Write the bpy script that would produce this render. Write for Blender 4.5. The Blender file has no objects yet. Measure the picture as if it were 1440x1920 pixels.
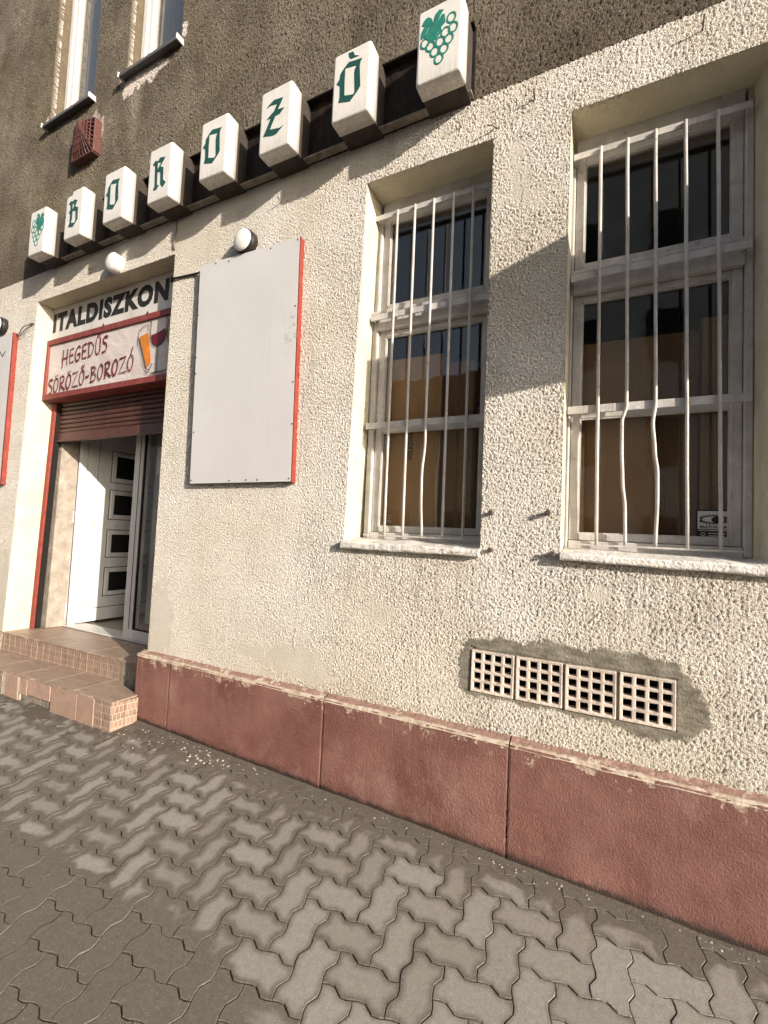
import bpy, bmesh, math, random
import numpy as np
from mathutils import Matrix, Vector, noise as mnoise

random.seed(7)
np.random.seed(7)
S = bpy.context.scene
COL = S.collection

# ------------------------------------------------------------------ camera, sky, sun, exposure
cam_d = bpy.data.cameras.new('camera')
cam = bpy.data.objects.new('camera', cam_d)
COL.objects.link(cam)
S.camera = cam
RX = Vector((0.891603, 0.450639, 0.04437)); RU = Vector((-0.017305, -0.064005, 0.9978)); RF = Vector((-0.452487, 0.890409, 0.049269))
CAM = Vector((0.0, -2.13, 0.0))
FPX = 854.887
cam.matrix_world = Matrix(((RX.x, RU.x, -RF.x, CAM.x), (RX.y, RU.y, -RF.y, CAM.y), (RX.z, RU.z, -RF.z, CAM.z), (0, 0, 0, 1)))
cam_d.sensor_fit = 'VERTICAL'
cam_d.sensor_height = 36.0
cam_d.sensor_width = 27.0
cam_d.lens = FPX / 1920 * 36.0
cam_d.clip_start = 0.02
cam_d.clip_end = 2000

SUN_DIR = Vector((2.55, -1.0, 0.88)).normalized()
world = bpy.data.worlds.new('World')
S.world = world
world.use_nodes = True
wn = world.node_tree
wn.nodes.clear()
sky_n = wn.nodes.new('ShaderNodeTexSky')
sky_n.sky_type = 'NISHITA'
sky_n.sun_disc = False
sky_n.sun_elevation = math.asin(SUN_DIR.z)
sky_n.sun_rotation = math.atan2(SUN_DIR.x, SUN_DIR.y)
sky_n.dust_density = 2.0
sky_n.ozone_density = 1.0
bg = wn.nodes.new('ShaderNodeBackground')
bg.inputs['Strength'].default_value = 0.125
wo = wn.nodes.new('ShaderNodeOutputWorld')
hs = wn.nodes.new('ShaderNodeHueSaturation')      # thin high cloud greys the blue
hs.inputs['Saturation'].default_value = 0.58
wn.links.new(sky_n.outputs[0], hs.inputs['Color'])
wn.links.new(hs.outputs[0], bg.inputs[0])
wn.links.new(bg.outputs[0], wo.inputs[0])

sun_d = bpy.data.lights.new('sun', 'SUN')
sun_d.energy = 4.2
sun_d.angle = math.radians(0.53)
sun_d.color = (1.0, 0.90, 0.775)
sun = bpy.data.objects.new('sun', sun_d)
COL.objects.link(sun)
sun.rotation_euler = (-SUN_DIR).to_track_quat('-Z', 'Y').to_euler()
sun.location = SUN_DIR * 30

S.view_settings.view_transform = 'Standard'
S.view_settings.look = 'None'
S.view_settings.exposure = 0.86
S.view_settings.gamma = 1.0
S.view_settings.use_curve_mapping = False
S.render.engine = 'CYCLES'
S.cycles.use_denoising = True
S.cycles.max_bounces = 8
S.cycles.transparent_max_bounces = 12
S.cycles.caustics_reflective = False
S.cycles.caustics_refractive = False
S.cycles.sample_clamp_indirect = 6.0


# ------------------------------------------------------------------ material helpers
class NB:
    def __init__(self, name):
        self.m = bpy.data.materials.new(name)
        self.m.use_nodes = True
        self.t = self.m.node_tree
        self.t.nodes.clear()
        self.out = self.t.nodes.new('ShaderNodeOutputMaterial')
        self.b = self.t.nodes.new('ShaderNodeBsdfPrincipled')
        self.t.links.new(self.b.outputs[0], self.out.inputs['Surface'])
        self._c = None

    def n(self, ty, **kw):
        x = self.t.nodes.new(ty)
        for k, v in kw.items():
            setattr(x, k, v)
        return x

    def l(self, a, b):
        self.t.links.new(a, b)

    def put(self, sock, v):
        if isinstance(v, bpy.types.NodeSocket):
            self.l(v, sock)
        elif isinstance(v, (tuple, list)):
            sock.default_value = tuple(v) + ((1.0,) if len(v) == 3 and len(sock.default_value) == 4 else ())
        else:
            sock.default_value = v

    def co(self):
        if not self._c:
            self._c = self.n('ShaderNodeTexCoord').outputs['Object']
        return self._c

    def pos(self):
        return self.n('ShaderNodeNewGeometry').outputs['Position']

    def mp(self, vec, scale=(1, 1, 1), loc=(0, 0, 0)):
        x = self.n('ShaderNodeMapping')
        self.l(vec, x.inputs['Vector'])
        x.inputs['Scale'].default_value = scale
        x.inputs['Location'].default_value = loc
        return x.outputs[0]

    def noise(self, vec, scale, detail=3, rough=0.55, dist=0.0):
        x = self.n('ShaderNodeTexNoise')
        self.l(vec, x.inputs['Vector'])
        x.inputs['Scale'].default_value = scale
        x.inputs['Detail'].default_value = detail
        x.inputs['Roughness'].default_value = rough
        x.inputs['Distortion'].default_value = dist
        return x.outputs['Fac']

    def vor(self, vec, scale, feature='F1', rnd=1.0):
        x = self.n('ShaderNodeTexVoronoi', feature=feature)
        self.l(vec, x.inputs['Vector'])
        x.inputs['Scale'].default_value = scale
        x.inputs['Randomness'].default_value = rnd
        return x.outputs['Distance']

    def mr(self, v, a, b, c=0.0, d=1.0, smooth=False):
        x = self.n('ShaderNodeMapRange')
        if smooth:
            x.interpolation_type = 'SMOOTHSTEP'
        self.put(x.inputs[0], v)
        for i, q in enumerate((a, b, c, d)):
            self.put(x.inputs[i + 1], q)
        return x.outputs[0]

    def ma(self, op, a, b=0.0, c=0.0, clamp=False):
        x = self.n('ShaderNodeMath', operation=op, use_clamp=clamp)
        self.put(x.inputs[0], a)
        self.put(x.inputs[1], b)
        self.put(x.inputs[2], c)
        return x.outputs[0]

    def mix(self, f, a, b, blend='MIX'):
        x = self.n('ShaderNodeMix', data_type='RGBA', blend_type=blend)
        self.put(x.inputs[0], f)
        self.put(x.inputs[6], a)
        self.put(x.inputs[7], b)
        return x.outputs[2]

    def xyz(self, vec):
        x = self.n('ShaderNodeSeparateXYZ')
        self.l(vec, x.inputs[0])
        return x.outputs

    def attr(self, name):
        return self.n('ShaderNodeAttribute', attribute_name=name).outputs['Fac']

    def bump(self, h, dist, strength=1.0, normal=None):
        x = self.n('ShaderNodeBump')
        self.l(h, x.inputs['Height'])
        x.inputs['Distance'].default_value = dist
        x.inputs['Strength'].default_value = strength
        if normal:
            self.l(normal, x.inputs['Normal'])
        self.l(x.outputs[0], self.b.inputs['Normal'])
        return x.outputs[0]

    def disp(self, h, scale, mid=0.5):
        x = self.n('ShaderNodeDisplacement')
        self.l(h, x.inputs['Height'])
        x.inputs['Scale'].default_value = scale
        x.inputs['Midlevel'].default_value = mid
        self.l(x.outputs[0], self.out.inputs['Displacement'])
        self.m.displacement_method = 'BOTH'

    def fin(self, col, rough=0.8, metal=0.0, spec=0.3):
        self.put(self.b.inputs['Base Color'], col)
        self.put(self.b.inputs['Roughness'], rough)
        self.put(self.b.inputs['Metallic'], metal)
        self.put(self.b.inputs['Specular IOR Level'], spec)
        return self.m


M = {}


def simple(name, col, rough=0.6, metal=0.0, spec=0.3, var=0.18, scale=9.0, bump=0.0, bscale=120.0, dirt=None, dirt_amt=0.5):
    nb = NB(name)
    c = nb.co()
    n1 = nb.noise(c, scale, 5, 0.6)
    dark = tuple(x * (1 - var) for x in col)
    lite = tuple(min(1, x * (1 + var)) for x in col)
    cc = nb.mix(nb.mr(n1, 0.3, 0.7), dark, lite)
    if dirt:
        d = nb.mr(nb.noise(nb.mp(c, (1, 1, 0.35)), scale * 2.3, 6, 0.65), 0.52, 0.68, 0, dirt_amt)
        cc = nb.mix(d, cc, dirt)
    if bump:
        nb.bump(nb.noise(c, bscale, 4, 0.6), bump)
    M[name] = nb.fin(cc, rough, metal, spec)
    return M[name]


def make_materials():
    # white roughcast (spatter render), fine relief
    nb = NB('white_roughcast')
    c = nb.co()
    patch = nb.attr('patch')
    mort = nb.attr('mortar')
    warp = nb.mp(c, (1, 1, 0.82))
    g1 = nb.noise(warp, 98, 4.5, 0.62, 0.15)
    g2 = nb.noise(warp, 230, 2, 0.5)
    lumps = nb.mr(g1, 0.36, 0.66, smooth=True)
    h = nb.ma('ADD', nb.ma('MULTIPLY', lumps, 0.85), nb.ma('MULTIPLY', g2, 0.22))
    big = nb.noise(c, 7, 4, 0.6)
    amp = nb.ma('MULTIPLY', nb.ma('SUBTRACT', 1.0, nb.ma('MULTIPLY', patch, 0.9)), nb.ma('MULTIPLY', nb.mr(nb.noise(c, 3.1, 3), 0.3, 0.6, 0.62, 1.0), nb.mr(nb.xyz(c)[0], -2.6, -0.6, 0.84, 1.0)))
    h = nb.ma('ADD', nb.ma('MULTIPLY', nb.ma('SUBTRACT', h, 0.5), amp), nb.ma('MULTIPLY', nb.ma('SUBTRACT', big, 0.5), 0.35))
    # trowel marks on the mortar
    tr = nb.noise(nb.mp(c, (18, 1, 60)), 1.0, 3, 0.6)
    h = nb.ma('ADD', h, nb.ma('MULTIPLY', nb.ma('MULTIPLY', nb.ma('SUBTRACT', tr, 0.5), mort), 0.35))
    h = nb.ma('ADD', h, nb.ma('MULTIPLY', mort, 0.30))
    nb.disp(h, 0.0100, 0.0)
    x_, y_, z = nb.xyz(c)
    base = nb.mix(nb.mr(nb.noise(c, 2.2, 5, 0.6), 0.35, 0.65), (0.62, 0.585, 0.535), (0.71, 0.68, 0.635))
    grain = nb.mr(nb.noise(c, 230, 2, 0.6), 0.3, 0.7)
    base = nb.mix(nb.ma('MULTIPLY', grain, 0.22), base, (0.40, 0.36, 0.30))
    # dust sitting in the pits, a few black specks
    pits = nb.mr(lumps, 0.30, 0.0, 0, 0.5)
    base = nb.mix(nb.ma('MULTIPLY', pits, nb.ma('SUBTRACT', 1.0, patch)), base, (0.24, 0.205, 0.165))
    spk = nb.mr(nb.noise(c, 48, 2, 0.5), 0.70, 0.76, 0, 0.75)
    base = nb.mix(spk, base, (0.10, 0.085, 0.07))
    tone = nb.mr(nb.noise(nb.mp(c, (1, 1, 1), (2.7, 0, 1.1)), 1.15, 4, 0.6), 0.42, 0.66, 0, 0.5)
    base = nb.mix(tone, base, (0.56, 0.49, 0.385))
    fsp = nb.mr(nb.noise(c, 165, 2, 0.5), 0.66, 0.72, 0, 0.6)
    base = nb.mix(fsp, base, (0.17, 0.145, 0.115))
    for xa_, xb_ in ((-1.33, -0.54), (-0.24, 0.62)):
        ins = nb.ma('MULTIPLY', nb.mr(x_, xa_ - 0.03, xa_ + 0.03), nb.mr(x_, xb_ + 0.03, xb_ - 0.03))
        fall = nb.mr(nb.ma('ADD', z, nb.ma('MULTIPLY', nb.noise(nb.mp(c, (11, 1, 0.2)), 1.0, 3), 0.55)), -0.35, 0.10, 0, 1, True)
        fall = nb.ma('MULTIPLY', fall, nb.mr(z, -0.07, -0.10))
        sk_ = nb.mr(nb.noise(nb.mp(c, (26, 1, 0.5)), 1.0, 4, 0.65), 0.46, 0.66, 0, 0.5)
        base = nb.mix(nb.ma('MULTIPLY', nb.ma('MULTIPLY', ins, fall), sk_), base, (0.30, 0.26, 0.205))
    # splash-back grime above the plinth, yellowish and uneven
    low = nb.mr(nb.ma('ADD', z, nb.ma('MULTIPLY', nb.noise(c, 3.7, 4, 0.6), 0.8)), -0.15, -0.75, 0, 1, True)
    base = nb.mix(nb.ma('MULTIPLY', low, 0.55), base, (0.46, 0.40, 0.29))
    gr = nb.mr(nb.noise(nb.mp(c, (1, 1, 0.6), (3.1, 0, 0)), 2.6, 5, 0.65), 0.55, 0.72, 0, 0.4)
    base = nb.mix(nb.ma('MULTIPLY', gr, low), base, (0.27, 0.25, 0.19))
    run = nb.mr(nb.noise(nb.mp(c, (14, 1, 0.7)), 1.0, 4, 0.6), 0.58, 0.75, 0, 0.35)
    base = nb.mix(run, base, (0.38, 0.33, 0.27))
    base = nb.mix(nb.ma('MULTIPLY', patch, 0.55), base, (0.52, 0.475, 0.40))
    for cx_, z0_, z1_, sd_ in ((-1.62, -0.72, -0.02, 2.0), (-2.93 + 1.28, 0.25, 0.9, 7.0), (-0.43, 1.5, 2.15, 4.0), (-0.86, -0.86, -0.45, 11.0)):
        wob_ = nb.ma('MULTIPLY', nb.ma('SUBTRACT', nb.noise(nb.mp(c, (0.001, 0.001, 1), (sd_, 0, 0)), 7, 5, 0.65), 0.5), 0.16)
        cr_ = nb.mr(nb.ma('ABSOLUTE', nb.ma('ADD', nb.ma('SUBTRACT', x_, cx_), wob_)), 0.0028, 0.0012, 0, 0.75)
        cr_ = nb.ma('MULTIPLY', cr_, nb.ma('MULTIPLY', nb.mr(z, z0_, z0_ + 0.04), nb.mr(z, z1_, z1_ - 0.05)))
        cr_ = nb.ma('MULTIPLY', cr_, nb.mr(nb.noise(c, 25, 3), 0.4, 0.5))
        base = nb.mix(cr_, base, (0.07, 0.06, 0.05))
    mcol = nb.mix(nb.mr(nb.noise(nb.mp(c, (6, 1, 14)), 2.0, 5, 0.65), 0.35, 0.65), (0.13, 0.115, 0.09), (0.29, 0.265, 0.215))
    base = nb.mix(mort, base, mcol)
    M['white_roughcast'] = nb.fin(base, 0.93, 0, 0.12)

    # brown weathered roughcast of the upper storey
    nb = NB('brown_roughcast')
    c = nb.co()
    g1 = nb.noise(nb.mp(c, (1, 1, 0.85)), 74, 5, 0.64, 0.1)
    g2 = nb.noise(c, 170, 2, 0.5)
    lumps = nb.mr(g1, 0.34, 0.66, smooth=True)
    h = nb.ma('ADD', nb.ma('MULTIPLY', lumps, 0.8), nb.ma('MULTIPLY', g2, 0.3))
    nb.disp(h, 0.0145, 0.5)
    base = nb.mix(nb.mr(nb.noise(c, 1.9, 6, 0.65), 0.32, 0.68), (0.122, 0.103, 0.080), (0.275, 0.243, 0.195))
    base = nb.mix(nb.mr(nb.noise(c, 140, 2, 0.6), 0.35, 0.7, 0, 0.5), base, (0.085, 0.066, 0.046))
    base = nb.mix(nb.mr(lumps, 0.4, 0.0, 0, 0.75), base, (0.05, 0.038, 0.027))
    x, y_, z = nb.xyz(c)
    strk = nb.mr(nb.noise(nb.mp(c, (5, 1, 0.35)), 1.0, 4, 0.6), 0.55, 0.72, 0, 0.2)
    base = nb.mix(strk, base, (0.30, 0.26, 0.20))
    st2 = nb.mr(nb.ma('ABSOLUTE', nb.ma('ADD', nb.ma('ADD', x, 3.42), nb.ma('MULTIPLY', nb.noise(c, 6), 0.08))), 0.10, 0.02, 0, 0.5)
    st2 = nb.ma('MULTIPLY', st2, nb.mr(z, 2.7, 3.3))
    base = nb.mix(st2, base, (0.36, 0.31, 0.25))
    blot = nb.mr(nb.noise(nb.mp(c, (1, 1, 0.8), (4, 0, 0)), 4.5, 6, 0.7), 0.50, 0.66, 0, 0.45)
    base = nb.mix(blot, base, (0.07, 0.055, 0.04))
    ol = nb.mr(nb.noise(nb.mp(c, (1, 1, 1), (9, 0, 0)), 1.3, 4), 0.5, 0.7, 0, 0.4)
    base = nb.mix(ol, base, (0.20, 0.175, 0.105))
    # sooty fringe along the old sign rail
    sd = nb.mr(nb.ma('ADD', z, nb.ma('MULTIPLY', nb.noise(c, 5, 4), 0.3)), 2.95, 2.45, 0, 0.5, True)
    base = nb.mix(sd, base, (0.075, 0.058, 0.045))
    pt = nb.attr('patch')
    base = nb.mix(pt, base, (0.70, 0.63, 0.58))
    M['brown_roughcast'] = nb.fin(base, 0.95, 0, 0.1)

    # smoother cream render of the reveals
    nb = NB('cream_render')
    c = nb.co()
    h = nb.ma('ADD', nb.noise(c, 45, 3, 0.55), nb.ma('MULTIPLY', nb.noise(c, 9, 3), 0.8))
    nb.bump(h, 0.007)
    base = nb.mix(nb.mr(nb.noise(c, 4, 5, 0.6), 0.35, 0.65), (0.55, 0.50, 0.37), (0.63, 0.585, 0.46))
    base = nb.mix(nb.mr(nb.noise(c, 60, 3, 0.6), 0.6, 0.75, 0, 0.5), base, (0.27, 0.23, 0.16))
    base = nb.mix(nb.mr(nb.noise(nb.mp(c, (1, 1, 0.5)), 6, 5, 0.65), 0.56, 0.72, 0, 0.45), base, (0.36, 0.30, 0.20))
    M['cream_render'] = nb.fin(base, 0.92, 0, 0.12)

    # red-brown painted plinth, flaking along the top
    nb = NB('plinth_paint')
    c = nb.co()
    x, y_, z = nb.xyz(c)
    e = nb.ma('ADD', z, nb.ma('MULTIPLY', nb.ma('SUBTRACT', nb.noise(c, 10, 6, 0.68), 0.5), 0.34))
    peel = nb.mr(e, -0.888, -0.891, 1, 0)
    peel = nb.ma('MAXIMUM', peel, nb.ma('MULTIPLY', nb.mr(nb.noise(nb.mp(c, (1, 1, 0.55), (7, 0, 3)), 15, 6, 0.7), 0.585, 0.60), nb.mr(z, -0.965, -0.925)))
    under = nb.mr(e, -0.918, -0.893, 0, 0.45)
    ax = nb.mr(nb.noise(nb.mp(c, (1.7, 1, 1.7), (0.3, 0, 0)), 1.0, 2), 0.4, 0.58)
    chips = nb.mr(nb.noise(c, 16, 4, 0.6), 0.685, 0.70, 0, 1)
    lowz = nb.mr(z, -1.15, -1.33, 0, 1)
    chips = nb.ma('MULTIPLY', chips, nb.ma('MAXIMUM', lowz, nb.mr(z, -1.0, -0.92, 0, 0.6)))
    bx_ = nb.ma('SUBTRACT', 1.0, nb.ma('ADD', nb.ma('POWER', nb.ma('MULTIPLY', nb.ma('ADD', x, 0.33), 7.0), 2.0), nb.ma('POWER', nb.ma('MULTIPLY', nb.ma('ADD', z, 1.24), 8.0), 2.0)), clamp=True)
    bl_ = nb.ma('MULTIPLY', nb.mr(nb.noise(c, 38, 5, 0.68), 0.56, 0.585), nb.mr(bx_, 0.0, 0.6))
    chips = nb.ma('MAXIMUM', chips, bl_)
    n_s = nb.noise(nb.mp(c, (1, 1, 0.7)), 135, 5, 0.68)
    wav = nb.noise(c, 11, 4, 0.6)
    h = nb.ma('ADD', nb.ma('MULTIPLY', n_s, 0.85), nb.ma('MULTIPLY', wav, 0.6))
    h = nb.ma('SUBTRACT', h, nb.ma('MULTIPLY', peel, 0.4))
    h = nb.ma('SUBTRACT', h, nb.ma('MULTIPLY', chips, 0.25))
    nb.disp(h, 0.0090, 0.6)
    red = nb.mix(nb.mr(nb.noise(c, 3.2, 5, 0.6), 0.33, 0.67), (0.150, 0.060, 0.047), (0.245, 0.122, 0.100))
    salt = nb.mr(nb.noise(nb.mp(c, (1.0, 1, 0.7), (5, 0, 2)), 3.4, 6, 0.7), 0.56, 0.70, 0, 0.45)
    red = nb.mix(salt, red, (0.36, 0.235, 0.20))
    red = nb.mix(nb.mr(nb.noise(nb.mp(c, (9.0, 1, 0.6)), 2.0, 4, 0.6), 0.58, 0.75, 0, 0.35), red, (0.085, 0.035, 0.028))
    red = nb.mix(nb.mr(nb.noise(nb.mp(c, (1.0, 1, 0.4)), 5.5, 5, 0.65), 0.52, 0.72, 0, 0.35), red, (0.285, 0.18, 0.15))
    red = nb.mix(nb.mr(nb.noise(c, 140, 2), 0.5, 0.75, 0, 0.35), red, (0.10, 0.04, 0.03))
    red = nb.mix(nb.ma('MULTIPLY', chips, 0.55), red, (0.27, 0.105, 0.065))
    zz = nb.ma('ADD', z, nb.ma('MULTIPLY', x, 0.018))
    low_dark = nb.mr(nb.ma('ADD', zz, nb.ma('MULTIPLY', nb.noise(c, 6, 4), 0.16)), -1.225, -1.31, 0, 0.6, True)  # darker towards the ground, uneven
    red = nb.mix(low_dark, red, (0.075, 0.034, 0.026))
    foot_shade = nb.mr(nb.ma('ADD', zz, nb.ma('MULTIPLY', nb.noise(c, 24, 4, 0.65), 0.05)), -1.322, -1.340, 0, 0.85)  # black shadow gap along the ground, put into the paint colour
    red = nb.mix(foot_shade, red, (0.018, 0.014, 0.011))
    pc = nb.mix(nb.mr(nb.noise(c, 22, 4, 0.6), 0.38, 0.6), (0.30, 0.19, 0.145), (0.52, 0.42, 0.33))
    red = nb.mix(nb.ma('MULTIPLY', under, nb.mr(nb.noise(c, 28, 4), 0.45, 0.6)), red, (0.07, 0.035, 0.028))
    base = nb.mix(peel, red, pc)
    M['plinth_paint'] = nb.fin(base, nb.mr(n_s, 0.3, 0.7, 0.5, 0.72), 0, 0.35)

    # worn top of the plinth
    nb = NB('plinth_top_render')
    c = nb.co()
    x, y_, z = nb.xyz(c)
    h = nb.ma('ADD', nb.noise(c, 55, 5, 0.65), nb.noise(c, 12, 3))
    nb.disp(h, 0.005, 1.0)
    n = nb.noise(c, 9, 6, 0.68)
    base = nb.mix(nb.mr(nb.noise(c, 40, 4), 0.35, 0.65), (0.25, 0.150, 0.118), (0.33, 0.215, 0.172))
    lipm = nb.mr(nb.ma('ADD', y_, nb.ma('MULTIPLY', nb.ma('SUBTRACT', n, 0.5), 0.05)), -0.034, -0.044, 0, 1)
    scar = nb.mr(n, 0.56, 0.60)
    base = nb.mix(nb.ma('MAXIMUM', lipm, scar), base, nb.mix(nb.mr(nb.noise(c, 30, 4), 0.35, 0.65), (0.42, 0.33, 0.25), (0.56, 0.48, 0.39)))
    base = nb.mix(nb.mr(nb.noise(c, 24, 5, 0.7), 0.62, 0.68, 0, 0.7), base, (0.10, 0.075, 0.06))
    M['plinth_top_render'] = nb.fin(base, 0.9, 0, 0.12)

    # concrete interlocking pavers, drying from their middles
    nb = NB('paver_concrete')
    c = nb.co()
    wp = nb.pos()
    x, y_, z = nb.xyz(wp)
    rim = nb.attr('rim')
    rnd = nb.n('ShaderNodeObjectInfo').outputs['Random']
    n_l = nb.noise(wp, 2.3, 3, 0.6)
    n_m = nb.noise(wp, 22, 3, 0.6)
    wall_wet = nb.mr(nb.ma('ADD', y_, nb.ma('MULTIPLY', nb.ma('SUBTRACT', nb.noise(wp, 4.5, 3), 0.5), 0.22)), -0.27, -0.085, 0, 0.050, True)
    left_w = nb.mr(x, 0.1, -1.7, 0, 0.019, True)
    street = nb.ma('MULTIPLY', nb.mr(nb.ma('ADD', y_, nb.ma('MULTIPLY', nb.ma('SUBTRACT', nb.noise(wp, 5, 3), 0.5), 0.24)), -0.86, -0.99, 0, 0.06, True), nb.mr(x, -0.75, -1.25, 0, 1, True))
    far_l = nb.ma('MULTIPLY', nb.mr(nb.noise(wp, 7, 2), 0.5, 0.62), nb.mr(x, -1.2, -2.2, 0, 0.012))
    thr = nb.ma('ADD', nb.ma('ADD', nb.ma('ADD', wall_wet, left_w), nb.ma('ADD', street, far_l)),
                nb.ma('ADD', nb.ma('MULTIPLY', nb.ma('SUBTRACT', n_m, 0.5), 0.016), nb.ma('MULTIPLY', nb.ma('SUBTRACT', rnd, 0.42), 0.012)))
    thr = nb.ma('ADD', thr, nb.ma('MULTIPLY', nb.ma('SUBTRACT', n_l, 0.5), 0.020))
    thr = nb.ma('ADD', thr, 0.0025)
    dry = nb.mr(nb.ma('SUBTRACT', rim, thr), -0.013, 0.015, 0, 1, True)
    fine = nb.noise(wp, 420, 2, 0.6)
    mid = nb.noise(wp, 60, 4, 0.65)
    cd = nb.mix(nb.mr(mid, 0.3, 0.7), (0.262, 0.246, 0.222), (0.342, 0.323, 0.294))
    cd = nb.mix(nb.ma('MULTIPLY', rnd, 0.55), cd, (0.205, 0.183, 0.153))
    cw = nb.mix(nb.mr(mid, 0.3, 0.7), (0.108, 0.093, 0.077), (0.150, 0.130, 0.108))
    cc = nb.mix(dry, cw, cd)
    cc = nb.mix(nb.mr(fine, 0.40, 0.72, 0, 0.6), cc, (0.10, 0.087, 0.073))
    cc = nb.mix(nb.mr(nb.noise(wp, 300, 2, 0.5), 0.62, 0.72, 0, 0.6), cc, (0.42, 0.395, 0.35))
    drop = nb.n('ShaderNodeVectorMath', operation='DISTANCE')
    nb.l(wp, drop.inputs[0])
    drop.inputs[1].default_value = (-1.822, -0.876, -1.452)
    cc = nb.mix(nb.mr(nb.ma('ADD', drop.outputs['Value'], nb.ma('MULTIPLY', nb.noise(wp, 40, 3), 0.02)), 0.046, 0.036, 0, 0.75), cc, (0.10, 0.083, 0.066))
    scuff = nb.mr(nb.noise(nb.mp(wp, (1, 2.2, 1)), 13, 5, 0.7), 0.60, 0.70, 0, 0.35)
    cc = nb.mix(scuff, cc, (0.155, 0.135, 0.112))
    chip = nb.mr(nb.ma('SUBTRACT', rim, nb.ma('MULTIPLY', nb.mr(nb.noise(wp, 75, 4, 0.65), 0.56, 0.78), 0.013)), 0.0004, -0.0006, 0, 0.75)
    cc = nb.mix(chip, cc, (0.085, 0.072, 0.058))
    chalk = nb.mr(nb.noise(wp, 95, 3, 0.7), 0.66, 0.76, 0, 0.6)
    cc = nb.mix(chalk, cc, (0.46, 0.43, 0.38))
    nb.bump(nb.ma('ADD', nb.ma('MULTIPLY', fine, 0.5), nb.ma('ADD', mid, nb.ma('MULTIPLY', nb.noise(wp, 14, 2), 0.5))), 0.0012)
    M['paver_concrete'] = nb.fin(cc, nb.mr(dry, 0, 1, 0.62, 0.9), 0, 0.3)

    # joint sand and washed-in dirt
    nb = NB('joint_dirt')
    wp = nb.pos()
    n = nb.noise(wp, 120, 4, 0.65)
    cc = nb.mix(nb.mr(n, 0.3, 0.7), (0.082, 0.068, 0.054), (0.135, 0.115, 0.093))
    cc = nb.mix(nb.mr(nb.noise(wp, 40, 3, 0.7), 0.70, 0.78, 0, 0.5), cc, (0.30, 0.27, 0.22))
    nb.bump(n, 0.0025)
    M['joint_dirt'] = nb.fin(cc, 0.9, 0, 0.2)

    nb = NB('asphalt')
    wp = nb.pos()
    n = nb.noise(wp, 180, 4, 0.65)
    cc = nb.mix(nb.mr(n, 0.3, 0.7), (0.035, 0.034, 0.033), (0.075, 0.072, 0.068))
    cc = nb.mix(nb.mr(nb.noise(wp, 0.8, 4), 0.45, 0.7, 0, 0.5), cc, (0.09, 0.085, 0.08))
    nb.bump(n, 0.006)
    M['asphalt'] = nb.fin(cc, 0.85, 0, 0.3)

    # aged white oil paint on wood and iron
    nb = NB('old_white_paint')
    c = nb.co()
    wood = nb.noise(nb.mp(c, (45, 45, 4)), 1.0, 4, 0.6)
    cc = nb.mix(nb.mr(nb.noise(c, 12, 5, 0.6), 0.35, 0.68), (0.43, 0.405, 0.385), (0.58, 0.555, 0.53))
    cc = nb.mix(nb.mr(wood, 0.62, 0.72, 0, 0.5), cc, (0.27, 0.235, 0.20))
    cc = nb.mix(nb.mr(nb.noise(c, 34, 5, 0.7), 0.62, 0.67, 0, 0.65), cc, (0.22, 0.175, 0.14))
    nb.bump(nb.ma('ADD', wood, nb.noise(c, 60, 3)), 0.0016)
    M['old_white_paint'] = nb.fin(cc, 0.5, 0, 0.4)

    nb = NB('sill_paint')
    c = nb.co()
    cc = nb.mix(nb.mr(nb.noise(nb.mp(c, (4, 14, 14)), 2.0, 5, 0.65), 0.35, 0.65), (0.62, 0.585, 0.54), (0.72, 0.695, 0.655))
    cc = nb.mix(nb.mr(nb.noise(nb.mp(c, (6, 20, 26)), 2.0, 5, 0.7), 0.58, 0.66, 0, 0.7), cc, (0.20, 0.16, 0.12))
    nb.bump(nb.ma('ADD', nb.noise(c, 22, 4), nb.noise(c, 80, 3)), 0.006)
    M['sill_paint'] = nb.fin(cc, 0.6, 0, 0.3)

    # opal plastic of the light boxes, rain-streaked towards the bottom
    nb = NB('opal_plastic')
    c = nb.co()
    x, y_, z = nb.xyz(c)
    rnd = nb.n('ShaderNodeObjectInfo').outputs['Random']
    off = nb.n('ShaderNodeCombineXYZ')
    nb.l(nb.ma('MULTIPLY', rnd, 37.0), off.inputs[0])
    va = nb.n('ShaderNodeVectorMath', operation='ADD')
    nb.l(nb.mp(c, (1, 1, 0.05)), va.inputs[0])
    nb.l(off.outputs[0], va.inputs[1])
    st = nb.noise(va.outputs[0], 85, 3, 0.7)
    lowm = nb.mr(nb.ma('ADD', z, nb.ma('MULTIPLY', st, 0.12)), 0.19, 0.06, 0.0, 1, True)
    cc = nb.mix(nb.ma('MULTIPLY', nb.mr(st, 0.42, 0.66, 0.0, 0.50), lowm), (0.76, 0.735, 0.695), (0.36, 0.30, 0.235))
    cc = nb.mix(nb.mr(nb.noise(c, 14, 4), 0.4, 0.7, 0, 0.28), cc, (0.56, 0.52, 0.46))
    under = nb.mr(z, 0.004, 0.0, 0, 0.38)
    grime = nb.mr(nb.noise(c, 26, 4, 0.65), 0.35, 0.6, 0.2, 1)
    cc = nb.mix(nb.ma('MULTIPLY', under, grime), cc, (0.22, 0.18, 0.13))
    nb.b.inputs['Subsurface Weight'].default_value = 0.0
    M['opal_plastic'] = nb.fin(cc, 0.38, 0, 0.45)

    # window glass: thin pane
    nb = NB('window_glass')
    nb.t.nodes.remove(nb.b)
    tr_ = nb.n('ShaderNodeBsdfTransparent')
    tr_.inputs[0].default_value = (0.95, 0.955, 0.95, 1)
    gl = nb.n('ShaderNodeBsdfGlossy')
    gl.inputs['Roughness'].default_value = 0.015
    fr = nb.n('ShaderNodeFresnel')
    geo = nb.n('ShaderNodeNewGeometry')      # both faces of the pane reflect as seen from air
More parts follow.
